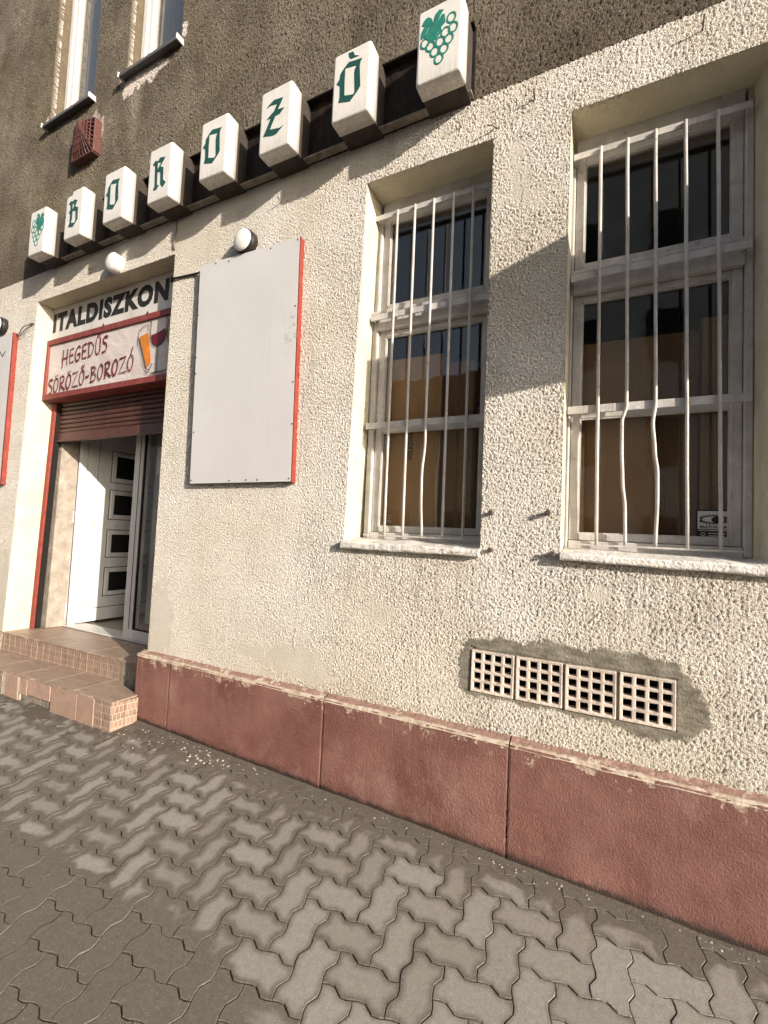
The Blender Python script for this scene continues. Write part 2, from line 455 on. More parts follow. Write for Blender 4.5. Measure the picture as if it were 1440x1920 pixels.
    nb.l(nb.mr(geo.outputs['Backfacing'], 0, 1, 1.55, 1 / 1.55), fr.inputs['IOR'])
    wob = nb.n('ShaderNodeBump')
    wob.inputs['Distance'].default_value = 0.004
    wob.inputs['Strength'].default_value = 0.25
    tc = nb.n('ShaderNodeTexCoord')
    nz = nb.n('ShaderNodeTexNoise')
    nz.inputs['Scale'].default_value = 5
    nb.l(tc.outputs['Object'], nz.inputs['Vector'])
    nb.l(nz.outputs['Fac'], wob.inputs['Height'])
    nb.l(wob.outputs[0], gl.inputs['Normal'])
    mx = nb.n('ShaderNodeMixShader')
    nb.l(nb.ma('MULTIPLY', fr.outputs[0], 1.15, clamp=True), mx.inputs[0])
    nb.l(tr_.outputs[0], mx.inputs[1])
    nb.l(gl.outputs[0], mx.inputs[2])
    nb.l(mx.outputs[0], nb.out.inputs['Surface'])
    M['window_glass'] = nb.m

    # glazed step tiles: brownish stone print with pale veins
    for nm, ca, cb, ve in (('tread_tile_glaze', (0.235, 0.160, 0.118), (0.40, 0.30, 0.232), (0.50, 0.42, 0.34)),
                           ('mosaic_tile_glaze', (0.19, 0.122, 0.092), (0.29, 0.198, 0.15), (0.48, 0.39, 0.31)),
                           ('plain_tile_glaze', (0.33, 0.218, 0.168), (0.42, 0.29, 0.228), (0.50, 0.40, 0.325))):
        nb = NB(nm)
        c = nb.co()
        rnd = nb.n('ShaderNodeObjectInfo').outputs['Random']
        n = nb.noise(nb.mp(c, (1.0, 1.0, 1.0)) if nm != 'tread_tile_glaze' else nb.mp(c, (1.6, 11, 1)), 9 if nm != 'tread_tile_glaze' else 3.6, 6, 0.68, 0.9)
        cc = nb.mix(nb.mr(n, 0.33, 0.67), ca, cb)
        cc = nb.mix(nb.ma('MULTIPLY', rnd, 0.35), cc, tuple(q * 0.75 for q in ca))
        if nm == 'mosaic_tile_glaze':
            cx_, cy_, cz_ = nb.xyz(c)
            cb_ = nb.n('ShaderNodeCombineXYZ')
            nb.l(nb.ma('ADD', cx_, cy_), cb_.inputs[0])
            nb.l(cz_, cb_.inputs[1])
            br = nb.n('ShaderNodeTexBrick')
            nb.l(nb.mp(cb_.outputs[0], (1, 1, 1)), br.inputs['Vector'])
            br.inputs['Scale'].default_value = 1.0
            br.inputs['Brick Width'].default_value = 0.029
            br.inputs['Row Height'].default_value = 0.046
            br.inputs['Mortar Size'].default_value = 0.0022
            br.inputs['Color1'].default_value = (0, 0, 0, 1)
            br.inputs['Color2'].default_value = (0.3, 0.3, 0.3, 1)
            cc = nb.mix(nb.ma('MULTIPLY', br.outputs['Color'], 1.2), cc, (0.40, 0.28, 0.20))
            cc = nb.mix(nb.ma('MULTIPLY', br.outputs['Fac'], 0.75), cc, ve)
        else:
            v = nb.vor(nb.mp(c, (1, 1, 0.7)), 7, 'DISTANCE_TO_EDGE', 1)
            cc = nb.mix(nb.mr(v, 0.025, 0.0, 0, 0.25), cc, ve)
        cc = nb.mix(nb.mr(nb.noise(c, 50, 3), 0.58, 0.75, 0, 0.5), cc, (0.20, 0.155, 0.11))
        nb.bump(n, 0.002)
        M[nm] = nb.fin(cc, 0.42, 0, 0.4)

    # kraft cardboard
    nb = NB('kraft_cardboard')
    c = nb.co()
    flute = nb.n('ShaderNodeTexWave')
    nb.l(c, flute.inputs['Vector'])
    flute.inputs['Scale'].default_value = 40
    n = nb.noise(nb.mp(c, (6, 6, 0.8)), 1.4, 4, 0.6)
    cc = nb.mix(nb.mr(n, 0.35, 0.65), (0.36, 0.205, 0.09), (0.44, 0.265, 0.125))
    nb.bump(flute.outputs['Fac'], 0.0008)
    M['kraft_cardboard'] = nb.fin(cc, 0.75, 0, 0.2)

    for nm, k_ in (('kraft_cardboard_old', 0.56), ('kraft_cardboard_dark', 0.38)):
        m2 = M['kraft_cardboard'].copy()
        m2.name = nm
        for nd in m2.node_tree.nodes:
            if nd.type == 'MIX':
                for ix in (6, 7):
                    q_ = nd.inputs[ix].default_value
                    nd.inputs[ix].default_value = (q_[0] * k_, q_[1] * k_ * 0.97, q_[2] * k_ * 0.95, 1)
        M[nm] = m2

    # banner cloth
    nb = NB('banner_vinyl')
    c = nb.co()
    n = nb.noise(nb.mp(c, (2.0, 1, 4.5)), 2.2, 3, 0.5, 1.2)
    cc = nb.mix(nb.mr(nb.noise(c, 5, 4), 0.35, 0.7), (0.54, 0.475, 0.455), (0.63, 0.575, 0.55))
    nb.bump(n, 0.009, 0.8)
    M['banner_vinyl'] = nb.fin(cc, 0.5, 0, 0.3)

    simple('letter_green', (0.012, 0.075, 0.062), 0.5, var=0.15, scale=25)
    simple('grape_green', (0.022, 0.20, 0.15), 0.5, var=0.15, scale=25)
    simple('box_metal', (0.048, 0.039, 0.032), 0.7, 0.0, 0.25, 0.3, 14, 0.002, 60, (0.05, 0.03, 0.02), 0.8)
    simple('rusty_iron', (0.014, 0.011, 0.010), 0.8, 0.0, 0.2, 0.4, 12, 0.003, 60, (0.05, 0.024, 0.015), 0.7)
    simple('rail_lip_metal', (0.23, 0.20, 0.16), 0.65, 0.0, 0.3, 0.3, 12, 0.002, 60, (0.12, 0.07, 0.04), 0.9)
    simple('board_sheet', (0.60, 0.575, 0.56), 0.45, 0.0, 0.4, 0.06, 3, 0.001, 6, (0.50, 0.475, 0.455), 0.25)
    simple('red_paint', (0.235, 0.040, 0.027), 0.55, 0, 0.3, 0.2, 18, 0.003, 50, (0.30, 0.06, 0.04), 0.7)
    simple('dull_red_paint', (0.21, 0.042, 0.036), 0.55, 0, 0.3, 0.2, 10, 0.002, 50, (0.32, 0.11, 0.09), 0.5)
    simple('shutter_brown', (0.078, 0.027, 0.021), 0.42, 0, 0.45, 0.2, 10, 0.001, 60, (0.16, 0.075, 0.055), 0.5)
    simple('white_pvc', (0.70, 0.69, 0.67), 0.33, 0, 0.45, 0.05, 6, 0, 0, (0.50, 0.46, 0.40), 0.35)
    simple('grey_pvc', (0.60, 0.585, 0.565), 0.4, 0, 0.4, 0.08, 6)
    simple('rubber_black', (0.012, 0.012, 0.012), 0.6)
    simple('lamp_opal', (0.76, 0.74, 0.71), 0.35, 0, 0.45, 0.05, 10)
    simple('lamp_base_black', (0.02, 0.018, 0.017), 0.45, 0, 0.4, 0.2, 20)
    simple('vent_ceramic', (0.62, 0.53, 0.455), 0.6, 0, 0.3, 0.16, 11, 0.003, 50, (0.33, 0.25, 0.19), 0.8)
    simple('void_dark', (0.012, 0.011, 0.010), 0.95)
    simple('mortar_joint', (0.22, 0.20, 0.17), 0.95, var=0.3, scale=20, bump=0.006, bscale=50)
    simple('sign_white', (0.60, 0.58, 0.555), 0.5, 0, 0.35, 0.07, 4, 0, 0, (0.45, 0.41, 0.36), 0.5)
    simple('print_black', (0.018, 0.017, 0.016), 0.55)
    simple('brush_red', (0.15, 0.007, 0.016), 0.55)
    simple('beer_orange', (0.62, 0.20, 0.02), 0.5, var=0.25, scale=12)
    simple('wine_red', (0.14, 0.006, 0.012), 0.5)
    simple('wine_gold', (0.50, 0.33, 0.06), 0.5)
    simple('cable_black', (0.02, 0.018, 0.016), 0.6)
    simple('cable_grey', (0.16, 0.14, 0.12), 0.6)
    simple('rusty_bolt', (0.13, 0.10, 0.085), 0.8, 0, 0.3, 0.35, 60)
    simple('vent_hood_brown', (0.11, 0.042, 0.036), 0.5, 0, 0.4, 0.2, 20)
    simple('sheet_sill_grey', (0.10, 0.098, 0.092), 0.45, 0, 0.5, 0.2, 10)
    simple('plaster_grey', (0.33, 0.285, 0.24), 0.95, 0, 0.1, 0.25, 12, 0.010, 40, (0.25, 0.20, 0.16), 0.45)
    simple('interior_plaster', (0.26, 0.24, 0.22), 0.9, 0, 0.1, 0.1, 3)
    simple('interior_tile', (0.30, 0.26, 0.21), 0.35, 0, 0.4, 0.15, 5)
    simple('step_concrete', (0.26, 0.225, 0.18), 0.95, 0, 0.1, 0.25, 14, 0.012, 45)
    simple('brown_reveal', (0.135, 0.108, 0.074), 0.95, 0, 0.1, 0.25, 20, 0.008, 60)
    simple('curtain_cloth', (0.27, 0.26, 0.245), 0.85, 0, 0.1, 0.08, 8)
    simple('sticker_white', (0.56, 0.54, 0.52), 0.5)
    simple('sticker_black', (0.025, 0.022, 0.024), 0.5)
    simple('kerb_concrete', (0.30, 0.28, 0.25), 0.9, 0, 0.2, 0.2, 8, 0.004, 80)
    simple('house_render_ochre', (0.55, 0.46, 0.33), 0.9, 0, 0.1, 0.15, 1.5)
    simple('house_render_grey', (0.56, 0.54, 0.51), 0.9, 0, 0.1, 0.15, 1.5)
    simple('roof_tile', (0.17, 0.075, 0.05), 0.85, 0, 0.2, 0.3, 3)
    simple('lime_scrap', (0.46, 0.42, 0.34), 0.95, 0, 0.1, 0.25, 30, 0.006, 60)


make_materials()


# ------------------------------------------------------------------ mesh helpers
def link(o, parent=None):
    COL.objects.link(o)
    if parent is not None:
        o.parent = parent
    return o


def wparent(parent):
    """World location of an (unrotated) parent chain."""
    v = Vector((0, 0, 0))
    while parent is not None:
        v += parent.location
        parent = parent.parent
    return v


def obj(name, me, mat=None, parent=None, local=False, loc=None):
    """Mesh data in world coordinates unless local; the object goes under parent."""
    if mat is not None and len(me.materials) == 0:
        me.materials.append(M[mat] if isinstance(mat, str) else mat)
    o = bpy.data.objects.new(name, me)
    link(o, parent)
    if loc is not None:
        o.location = loc
    elif not local:
        o.location = -wparent(parent) if parent is not None else (0, 0, 0)
    return o


def mesh(name, v, f, smooth=False):
    me = bpy.data.meshes.new(name)
    me.from_pydata([tuple(p) for p in v], [], [tuple(q) for q in f])
    me.update()
    if smooth:
        me.polygons.foreach_set('use_smooth', [True] * len(me.polygons))
    return me


class MB:
    def __init__(self):
        self.v = []
        self.f = []

    def add(self, v, f):
        k = len(self.v)
        self.v += [tuple(p) for p in v]
        self.f += [tuple(i + k for i in q) for q in f]
        return self

    def box(self, x0, x1, y0, y1, z0, z1):
        v = [(x0, y0, z0), (x1, y0, z0), (x1, y1, z0), (x0, y1, z0), (x0, y0, z1), (x1, y0, z1), (x1, y1, z1), (x0, y1, z1)]
        f = [(0, 3, 2, 1), (4, 5, 6, 7), (0, 1, 5, 4), (1, 2, 6, 5), (2, 3, 7, 6), (3, 0, 4, 7)]
        return self.add(v, f)

    def bar(self, a, b, w, h=None, up=(0, 0, 1)):
        a = Vector(a); b = Vector(b)
        d = (b - a).normalized()
        u = Vector(up)
        if abs(d.dot(u)) > 0.95:
            u = Vector((0, 1, 0))
        s = d.cross(u).normalized(); u = s.cross(d)
        h = h or w
        q = [s * i * w / 2 + u * j * h / 2 for i, j in ((-1, -1), (1, -1), (1, 1), (-1, 1))]
        v = [a + k for k in q] + [b + k for k in q]
        return self.add(v, [(0, 1, 2, 3), (7, 6, 5, 4), (0, 4, 5, 1), (1, 5, 6, 2), (2, 6, 7, 3), (3, 7, 4, 0)])

    def tube(self, pts, r, n=8):
        pts = [Vector(p) for p in pts]
        v = []; f = []
        for i, p in enumerate(pts):
            d = (pts[min(i + 1, len(pts) - 1)] - pts[max(i - 1, 0)]).normalized()
            u = Vector((0, 1, 0)) if abs(d.y) < 0.9 else Vector((0, 0, 1))
            s = d.cross(u).normalized(); u = s.cross(d)
            for k in range(n):
                a = 2 * math.pi * k / n
                v.append(p + s * math.cos(a) * r + u * math.sin(a) * r)
        for i in range(len(pts) - 1):
            for k in range(n):
                f.append((i * n + k, i * n + (k + 1) % n, (i + 1) * n + (k + 1) % n, (i + 1) * n + k))
        f.append(tuple(reversed(range(n))))
        f.append(tuple((len(pts) - 1) * n + k for k in range(n)))
        return self.add(v, f)

    def lathe_y(self, prof, c, n=32):
        """profile of (radius, y) about the axis through c along y."""
        v = []; f = []
        for r, y in prof:
            for k in range(n):
                a = 2 * math.pi * k / n
                v.append((c[0] + r * math.cos(a), c[1] + y, c[2] + r * math.sin(a)))
        for i in range(len(prof) - 1):
            for k in range(n):
                f.append((i * n + k, i * n + (k + 1) % n, (i + 1) * n + (k + 1) % n, (i + 1) * n + k))
        f.append(tuple(range(n)))
        f.append(tuple((len(prof) - 1) * n + k for k in reversed(range(n))))
        return self.add(v, f)

    def build(self, name, mat, parent=None, bevel=0.0, smooth=False, local=False, seg=2):
        me = mesh(name, self.v, self.f, smooth)
        bm = bmesh.new(); bm.from_mesh(me)
        bmesh.ops.recalc_face_normals(bm, faces=bm.faces)
        bm.to_mesh(me); bm.free()
        o = obj(name, me, mat, parent, local)
        if bevel:
            md = o.modifiers.new('bevel', 'BEVEL')
            md.width = bevel; md.segments = seg; md.limit_method = 'ANGLE'
            md.harden_normals = False
        return o


def tag(o, label=None, cat=None, group=None, kind=None):
    for k, v in (('label', label), ('category', cat), ('group', group), ('kind', kind)):
        if v:
            o[k] = v
    return o


def thing(name, loc, label, cat, group=None):
    o = bpy.data.objects.new(name, None)
    o.empty_display_size = 0.1
    link(o)
    o.location = loc
    return tag(o, label, cat, group)


def fast_mesh(name, v, quads, attrs=None, smooth=True):
    me = bpy.data.meshes.new(name)
    v = np.asarray(v, dtype=np.float32); q = np.asarray(quads, dtype=np.int32)
    me.vertices.add(len(v)); me.vertices.foreach_set('co', v.ravel())
    me.loops.add(q.size); me.loops.foreach_set('vertex_index', q.ravel())
    me.polygons.add(len(q)); me.polygons.foreach_set('loop_start', np.arange(len(q), dtype=np.int32) * q.shape[1])
    me.update(calc_edges=True)
    me.polygons.foreach_set('use_smooth', np.full(len(q), smooth))
    for k, a in (attrs or {}).items():
        at = me.attributes.new(k, 'FLOAT', 'POINT')
        at.data.foreach_set('value', np.asarray(a, dtype=np.float32))
    return me


def poly_mesh(name, polys, depth=0.0, y0=0.0, at=(0, 0, 0)):
    """Flat outline (holes allowed) in x/z with a thickness towards -y."""
    cu = bpy.data.curves.new(name, 'CURVE')
    cu.dimensions = '2D'; cu.fill_mode = 'BOTH'; cu.extrude = depth / 2
    for p in polys:
        sp = cu.splines.new('POLY')
        sp.points.add(len(p) - 1)
        for i, (a, b) in enumerate(p):
            sp.points[i].co = (a, b, 0, 1)
        sp.use_cyclic_u = True
    return curve_to_wall(name, cu, depth, y0, at)


def curve_to_wall(name, cu, depth, y0, at, xf=None):
    o = bpy.data.objects.new(name, cu)
    COL.objects.link(o)
    dg = bpy.context.evaluated_depsgraph_get()
    me = bpy.data.meshes.new_from_object(o.evaluated_get(dg))
    bpy.data.objects.remove(o)
    bpy.data.curves.remove(cu)
    n = len(me.vertices)
    a = np.empty(n * 3, dtype=np.float32); me.vertices.foreach_get('co', a); a = a.reshape(-1, 3)
    if xf is not None:
        a[:, :2] = xf(a[:, :2])
    out = np.stack([a[:, 0] + at[0], -a[:, 2] - depth / 2 + y0 + at[1], a[:, 1] + at[2]], 1)
    me.vertices.foreach_set('co', out.astype(np.float32).ravel())
    me.update()
    me.materials.clear()
    return me


def text_mesh(name, body, x0, x1, z0, z1, y, bold=0.0, slant=0.0, rot=0.0, depth=0.0012):
    cu = bpy.data.curves.new(name, 'FONT')
    cu.body = body; cu.size = 1.0; cu.extrude = depth / 2; cu.offset = bold; cu.resolution_u = 3
    if len(body) > 11:
        cu.space_character = 1.14

    def xf(p):
        p = p.copy()
        lo = p.min(0); hi = p.max(0)
        q = (p - lo) / np.maximum(hi - lo, 1e-6)
        X = q[:, 0] * (x1 - x0) + q[:, 1] * (z1 - z0) * slant
        Z = q[:, 1] * (z1 - z0)
        c, s = math.cos(rot), math.sin(rot)
        return np.stack([x0 + X * c - Z * s, z0 + X * s + Z * c], 1)
    return curve_to_wall(name, cu, depth, 0, (0, y, 0), xf)


def vnoise(x, z, sc, seed=0.0):
    out = np.empty(len(x))
    for i in range(len(x)):
        out[i] = mnoise.noise((x[i] * sc + seed, z[i] * sc, seed * 1.7))
    return out


def lines(bps, step):
    out = [bps[0]]
    for a, b in zip(bps, bps[1:]):
        n = max(1, int(round((b - a) / step((a + b) / 2))))
        out += list(np.linspace(a, b, n + 1)[1:])
    return np.array(out)


def wall_mesh(name, xs, zs, hole, warp, attrs, back=0.04):
    nx, nz = len(xs), len(zs)
    X, Z = np.meshgrid(xs, zs, indexing='ij')
    cx = (xs[:-1] + xs[1:]) / 2; cz = (zs[:-1] + zs[1:]) / 2
    CX, CZ = np.meshgrid(cx, cz, indexing='ij')
    mk = ~hole(CX, CZ)
    vid = np.arange(nx * nz).reshape(nx, nz)
    I, J = np.nonzero(mk)
    q = np.stack([vid[I, J], vid[I + 1, J], vid[I + 1, J + 1], vid[I, J + 1]], 1)
    WX, WZ = warp(X.ravel(), Z.ravel())
    v = np.stack([WX, np.zeros(nx * nz), WZ], 1)
    bq = []
    pad = np.zeros((nx + 1, nz + 1), bool); pad[1:-1, 1:-1] = mk
    # interior boundaries only
    i, j = np.nonzero(mk[:-1, :] & ~mk[1:, :]); bq.append(np.stack([vid[i + 1, j + 1], vid[i + 1, j]], 1))
    i, j = np.nonzero(~mk[:-1, :] & mk[1:, :]); bq.append(np.stack([vid[i + 1, j], vid[i + 1, j + 1]], 1))
    i, j = np.nonzero(mk[:, :-1] & ~mk[:, 1:]); bq.append(np.stack([vid[i, j + 1], vid[i + 1, j + 1]], 1))
    i, j = np.nonzero(~mk[:, :-1] & mk[:, 1:]); bq.append(np.stack([vid[i + 1, j + 1], vid[i, j + 1]], 1))
    e = np.concatenate(bq)
    bv, inv = np.unique(e, return_inverse=True)
    inv = inv.reshape(e.shape)
    backv = v[bv].copy(); backv[:, 1] = back
    nb_ = len(v)
    strip = np.stack([e[:, 0], e[:, 1], nb_ + inv[:, 1], nb_ + inv[:, 0]], 1)
    av = {k: np.concatenate([fn(v[:, 0], v[:, 2]), np.ones(len(bv)) if k == 'patch' else np.zeros(len(bv))]) for k, fn in attrs.items()}
    v = np.concatenate([v, backv]); q = np.concatenate([q, strip])
    used = np.zeros(len(v), bool); used[q.ravel()] = True
    remap = np.cumsum(used) - 1
    return fast_mesh(name, v[used], remap[q], {k: a[used] for k, a in av.items()})


# ------------------------------------------------------------------ ground
GP_, GTH, GX, GY = 0.112695, 0.014753, -0.82273, -0.80352


def gz(x, y):
    return -1.384 - 0.018 * x + 0.12278 * (y + 0.05)


def build_ground():
    # road out to the horizon, a kerb, and the pavement bed
    RZ = -1.90
    n = 61
    ys = -np.concatenate([[3.13], np.geomspace(3.5, 400, 24)])
    xs = np.concatenate([-np.geomspace(300, 4, 24), np.linspace(-3, 3, 7), np.geomspace(4, 300, 24)])
    X, Y = np.meshgrid(xs, ys, indexing='ij')
    vid = np.arange(X.size).reshape(X.shape)
    q = np.stack([vid[:-1, 1:].ravel(), vid[1:, 1:].ravel(), vid[1:, :-1].ravel(), vid[:-1, :-1].ravel()], 1)
    zz = RZ - 0.018 * np.clip(X, -30, 30)
    tag(obj('road', fast_mesh('road', np.stack([X.ravel(), Y.ravel(), zz.ravel()], 1), q), 'asphalt'), kind='structure')
    # ground under the houses behind the wall, carried to the horizon
    Y2 = np.array([7.0, 60, 400.0]); X, Y = np.meshgrid(xs, Y2, indexing='ij')
    vid = np.arange(X.size).reshape(X.shape)
    q = np.stack([vid[:-1, :-1].ravel(), vid[1:, :-1].ravel(), vid[1:, 1:].ravel(), vid[:-1, 1:].ravel()], 1)
    tag(obj('ground', fast_mesh('ground', np.stack([X.ravel(), Y.ravel(), -1.5 - 0.018 * np.clip(X.ravel(), -30, 30)], 1), q), 'joint_dirt'), kind='structure')
    k = MB()
    for i in range(-20, 20):
        x0, x1 = i * 1.0 + 0.004, (i + 1) * 1.0 - 0.004
        z0, z1 = gz(x0, -3.0), gz(x1, -3.0)
        k.add([(x0, -3.13, z0 - 0.4), (x1, -3.13, z1 - 0.4), (x1, -3.0, z1 - 0.4), (x0, -3.0, z0 - 0.4),
               (x0, -3.13, z0), (x1, -3.13, z1), (x1, -3.0, z1), (x0, -3.0, z0)],
              [(0, 3, 2, 1), (4, 5, 6, 7), (0, 1, 5, 4), (1, 2, 6, 5), (2, 3, 7, 6), (3, 0, 4, 7)])
    tag(k.build('kerb', 'kerb_concrete', None, 0.008), kind='structure')

    # bed: joints are its sand; washed-in dirt rises along the wall and buries the last pavers
    bx = lines([-20, -8, -5.4, -3.0, 1.2, 4, 20], lambda m: 1.0 if abs(m) > 8 else (0.25 if (m < -5.4 or m > 1.2) else 0.016))
    by = lines([-3.0, -1.7, 0.3], lambda m: 0.13 if m < -1.7 else 0.016)
    X, Y = np.meshgrid(bx, by, indexing='ij')
    x, y = X.ravel(), Y.ravel()
    z = gz(x, y) - 0.0095
    d = -0.05 - y
    near = (x > -5.6) & (x < 1.3) & (y > -0.75)
    rise = np.zeros(len(x))
    idx = np.nonzero(near)[0]
    n1 = vnoise(x[idx], y[idx], 7.0, 3.1); n2 = vnoise(x[idx], y[idx], 28.0, 8.3); n3 = vnoise(x[idx], y[idx], 90.0, 1.3)
    t = np.clip((0.13 + 0.10 * n1 - d[idx]) / 0.12, 0, 1)
    stepd = np.clip((0.36 + 0.10 * n1 - np.hypot(x[idx] + 2.55, (y[idx] + 0.05))) / 0.16, 0, 1)
    t = np.maximum(t, stepd)
    frontstep = np.clip((0.42 + 0.06 * n1 - d[idx]) / 0.1, 0, 1) * (x[idx] < -2.8)
    t = np.maximum(t, frontstep)
    rise[idx] = t * 0.0096 + np.clip(0.022 - d[idx], 0, 0.022) * 0.5 * (d[idx] > -0.05) + 0.0016 * n2 + 0.0012 * n3
    z = z + rise
    vid = np.arange(len(x)).reshape(X.shape)
    q = np.stack([vid[:-1, :-1].ravel(), vid[1:, :-1].ravel(), vid[1:, 1:].ravel(), vid[:-1, 1:].ravel()], 1)
    pav = obj('pavement', fast_mesh('pavement', np.stack([x, y, z], 1), q), 'joint_dirt')
    tag(pav, kind='structure')

    # one interlocking paver: every lattice edge carries the same wave
    a = 0.0092
    def wave_edge(p, qv):
        p = Vector(p); qv = Vector(qv); dd = qv - p; le = Vector((-dd.y, dd.x)).normalized()
        return [p, p + dd * 0.17 + le * a * 0.75, p + dd * 0.36 + le * a, p + dd * 0.64 - le * a, p + dd * 0.83 - le * a * 0.75]
    P2 = GP_ / 2
    cs = [(-GP_, -P2), (0, -P2), (GP_, -P2), (GP_, P2), (0, P2), (-GP_, P2)]
    ol = []
    for i in range(6):
        ol += wave_edge(cs[i], cs[(i + 1) % 6])
    n = len(ol)

    def inset(ring, dist):
        out = []
        for i in range(n):
            e1 = (ring[i] - ring[i - 1]).normalized(); e2 = (ring[(i + 1) % n] - ring[i]).normalized()
            nn = (Vector((-e1.y, e1.x)) + Vector((-e2.y, e2.x)))
            nn = nn.normalized() if nn.length > 1e-6 else Vector((-e1.y, e1.x))
            out.append(ring[i] + nn * dist)
        return out
    r0 = inset(ol, 0.0013)
    r1 = inset(ol, 0.0029)

    def toward(t):
        return [p + (Vector((max(-P2, min(P2, p.x)), 0)) - p) * t for p in r1]

    def edge_d(p):
        best = 9.0
        for i in range(n):
            a_, b_ = ol[i], ol[(i + 1) % n]
            ab = b_ - a_
            tt = max(0, min(1, (p - a_).dot(ab) / ab.length_squared))
            best = min(best, (p - a_ - ab * tt).length)
        return best
    rings = [(r0, -0.030), (r0, -0.0022), (r1, 0.0)] + [(toward(t), 0.0) for t in (0.16, 0.34, 0.54, 0.78)]
    V = []; RIM = []; F = []
    for ring, zz_ in rings:
        V += [(p.x, p.y, zz_) for p in ring]; RIM += [edge_d(p) for p in ring]
    for k in range(len(rings) - 1):
        for i in range(n):
            F.append((k * n + i, k * n + (i + 1) % n, (k + 1) * n + (i + 1) % n, (k + 1) * n + i))
    F.append(tuple((len(rings) - 1) * n + i for i in range(n)))
    me = mesh('paver', V, F)
    at = me.attributes.new('rim', 'FLOAT', 'POINT'); at.data.foreach_set('value', RIM)
    me.polygons.foreach_set('use_smooth', [False] * len(me.polygons))
    me.materials.append(M['paver_concrete'])

    e = Vector((math.cos(GTH), math.sin(GTH), 0)); nn = Vector((-math.sin(GTH), math.cos(GTH), 0))
    slope = lambda v: Vector((v.x, v.y, -0.018 * v.x + 0.12278 * v.y))
    ex, ey = slope(e), slope(nn)
    up = ex.cross(ey).normalized()
    spots = []
    for i in range(-62, 36):
        for j in range(-22, 10):
            s = (i + j) % 4
            if s == 0:
                lx, ly, rot = i + 1, j + 0.5, 0
            elif s == 2:
                lx, ly, rot = i + 0.5, j + 1, 1
            else:
                continue
            p = Vector((GX, GY, 0)) + e * lx * GP_ + nn * ly * GP_
            if p.y > 0.02 or p.y < -2.93 or p.x < -7 or p.x > 3 or (p.x < -3.1 and p.y > -0.12):
                continue
            p.z = gz(p.x, p.y)
            d = p - CAM
            dep = d.dot(RF)
            vis = False
            if dep > 0.1:
                u = 720 + FPX * d.dot(RX) / dep; v = 960 - FPX * d.dot(RU) / dep
                vis = -140 < u < 1580 and v < 2060
            spots.append((vis, dep, p, rot))
    vis = sorted([s for s in spots if s[0]], key=lambda s: s[1])[:300]
    ids = set(id(s) for s in vis)

    def mat_of(p, rot, jit=True):
        bx_, by_ = (ex, ey) if rot == 0 else (ey, -ex)
        bx_ = bx_.normalized(); by_ = by_.normalized()
        R = Matrix(((bx_.x, by_.x, up.x, 0), (bx_.y, by_.y, up.y, 0), (bx_.z, by_.z, up.z, 0), (0, 0, 0, 1)))
        if jit:
            R = R @ Matrix.Rotation(random.gauss(0, 0.007), 4, 'X') @ Matrix.Rotation(random.gauss(0, 0.005), 4, 'Y') @ Matrix.Rotation(random.gauss(0, 0.006), 4, 'Z')
        return Matrix.Translation(p + up * (random.gauss(0, 0.0007) if jit else 0)) @ R
    for s in vis:
        o = bpy.data.objects.new('paver', me)
        link(o, pav)
        o.matrix_local = mat_of(s[2], s[3])
    rest = [s for s in spots if id(s) not in ids]
    V0 = np.array([(p.x, p.y, 0.0) for p in r1] + [(p.x, p.y, -0.02) for p in r0]); VV = []; QQ = []; RR = []
    for k, s in enumerate(rest):
        mm = np.array(mat_of(s[2], s[3]))
        VV.append(V0 @ mm[:3, :3].T + mm[:3, 3])
    bmv = np.concatenate(VV).tolist(); faces = []
    for k in range(len(rest)):
        b = k * 2 * n
        faces.append(tuple(b + i for i in range(n)))
        for i in range(n):
            faces.append((b + n + i, b + n + (i + 1) % n, b + (i + 1) % n, b + i))
    m2 = mesh('paver_field', bmv, faces)
    at = m2.attributes.new('rim', 'FLOAT', 'POINT'); at.data.foreach_set('value', [0.03] * len(bmv))
    tag(obj('paver_field', m2, 'paver_concrete', pav), kind='stuff')


build_ground()

# ------------------------------------------------------------------ the building
BASE = Vector((-2.0, 0.0, -1.38))
bld = thing('building', BASE, 'weathered corner pub building, white roughcast ground floor under a brown upper wall', 'building')

D_L, D_R, D_T = -4.70, -2.86, 1.95           # door opening
W1L, W1R, WT, WB = -1.295, -0.566, 1.975, -0.055
W2L, W2R = -0.213, 0.548
VL, VR, VB, VT = -0.594, 0.226, -0.712, -0.510
ZB = 2.215                                   # white render below, brown above


def warp_low(x, z):
    t = np.clip((1.95 - z) / 2.95, -0.2, 1.2)
    sh = (0.03 - 0.125 * t) * np.exp(-((x - D_L) / 0.28) ** 2)
    t2 = np.clip((WT - z) / (WT - WB), 0, 1)
    sh = sh + (0.014 - 0.044 * t2) * np.exp(-((x - W1L) / 0.12) ** 2)
    return x + sh, z


def hole_low(x, z):
    h = (x > D_L) & (x < D_R) & (z < D_T)
    h |= (x > W1L) & (x < W1R) & (z > WB) & (z < WT)
    h |= (x > W2L) & (x < W2R) & (z > WB) & (z < WT)
    h |= (x > VL) & (x < VR) & (z > VB) & (z < VT)
    h |= (x > D_R) & (z < -0.875)
    return h


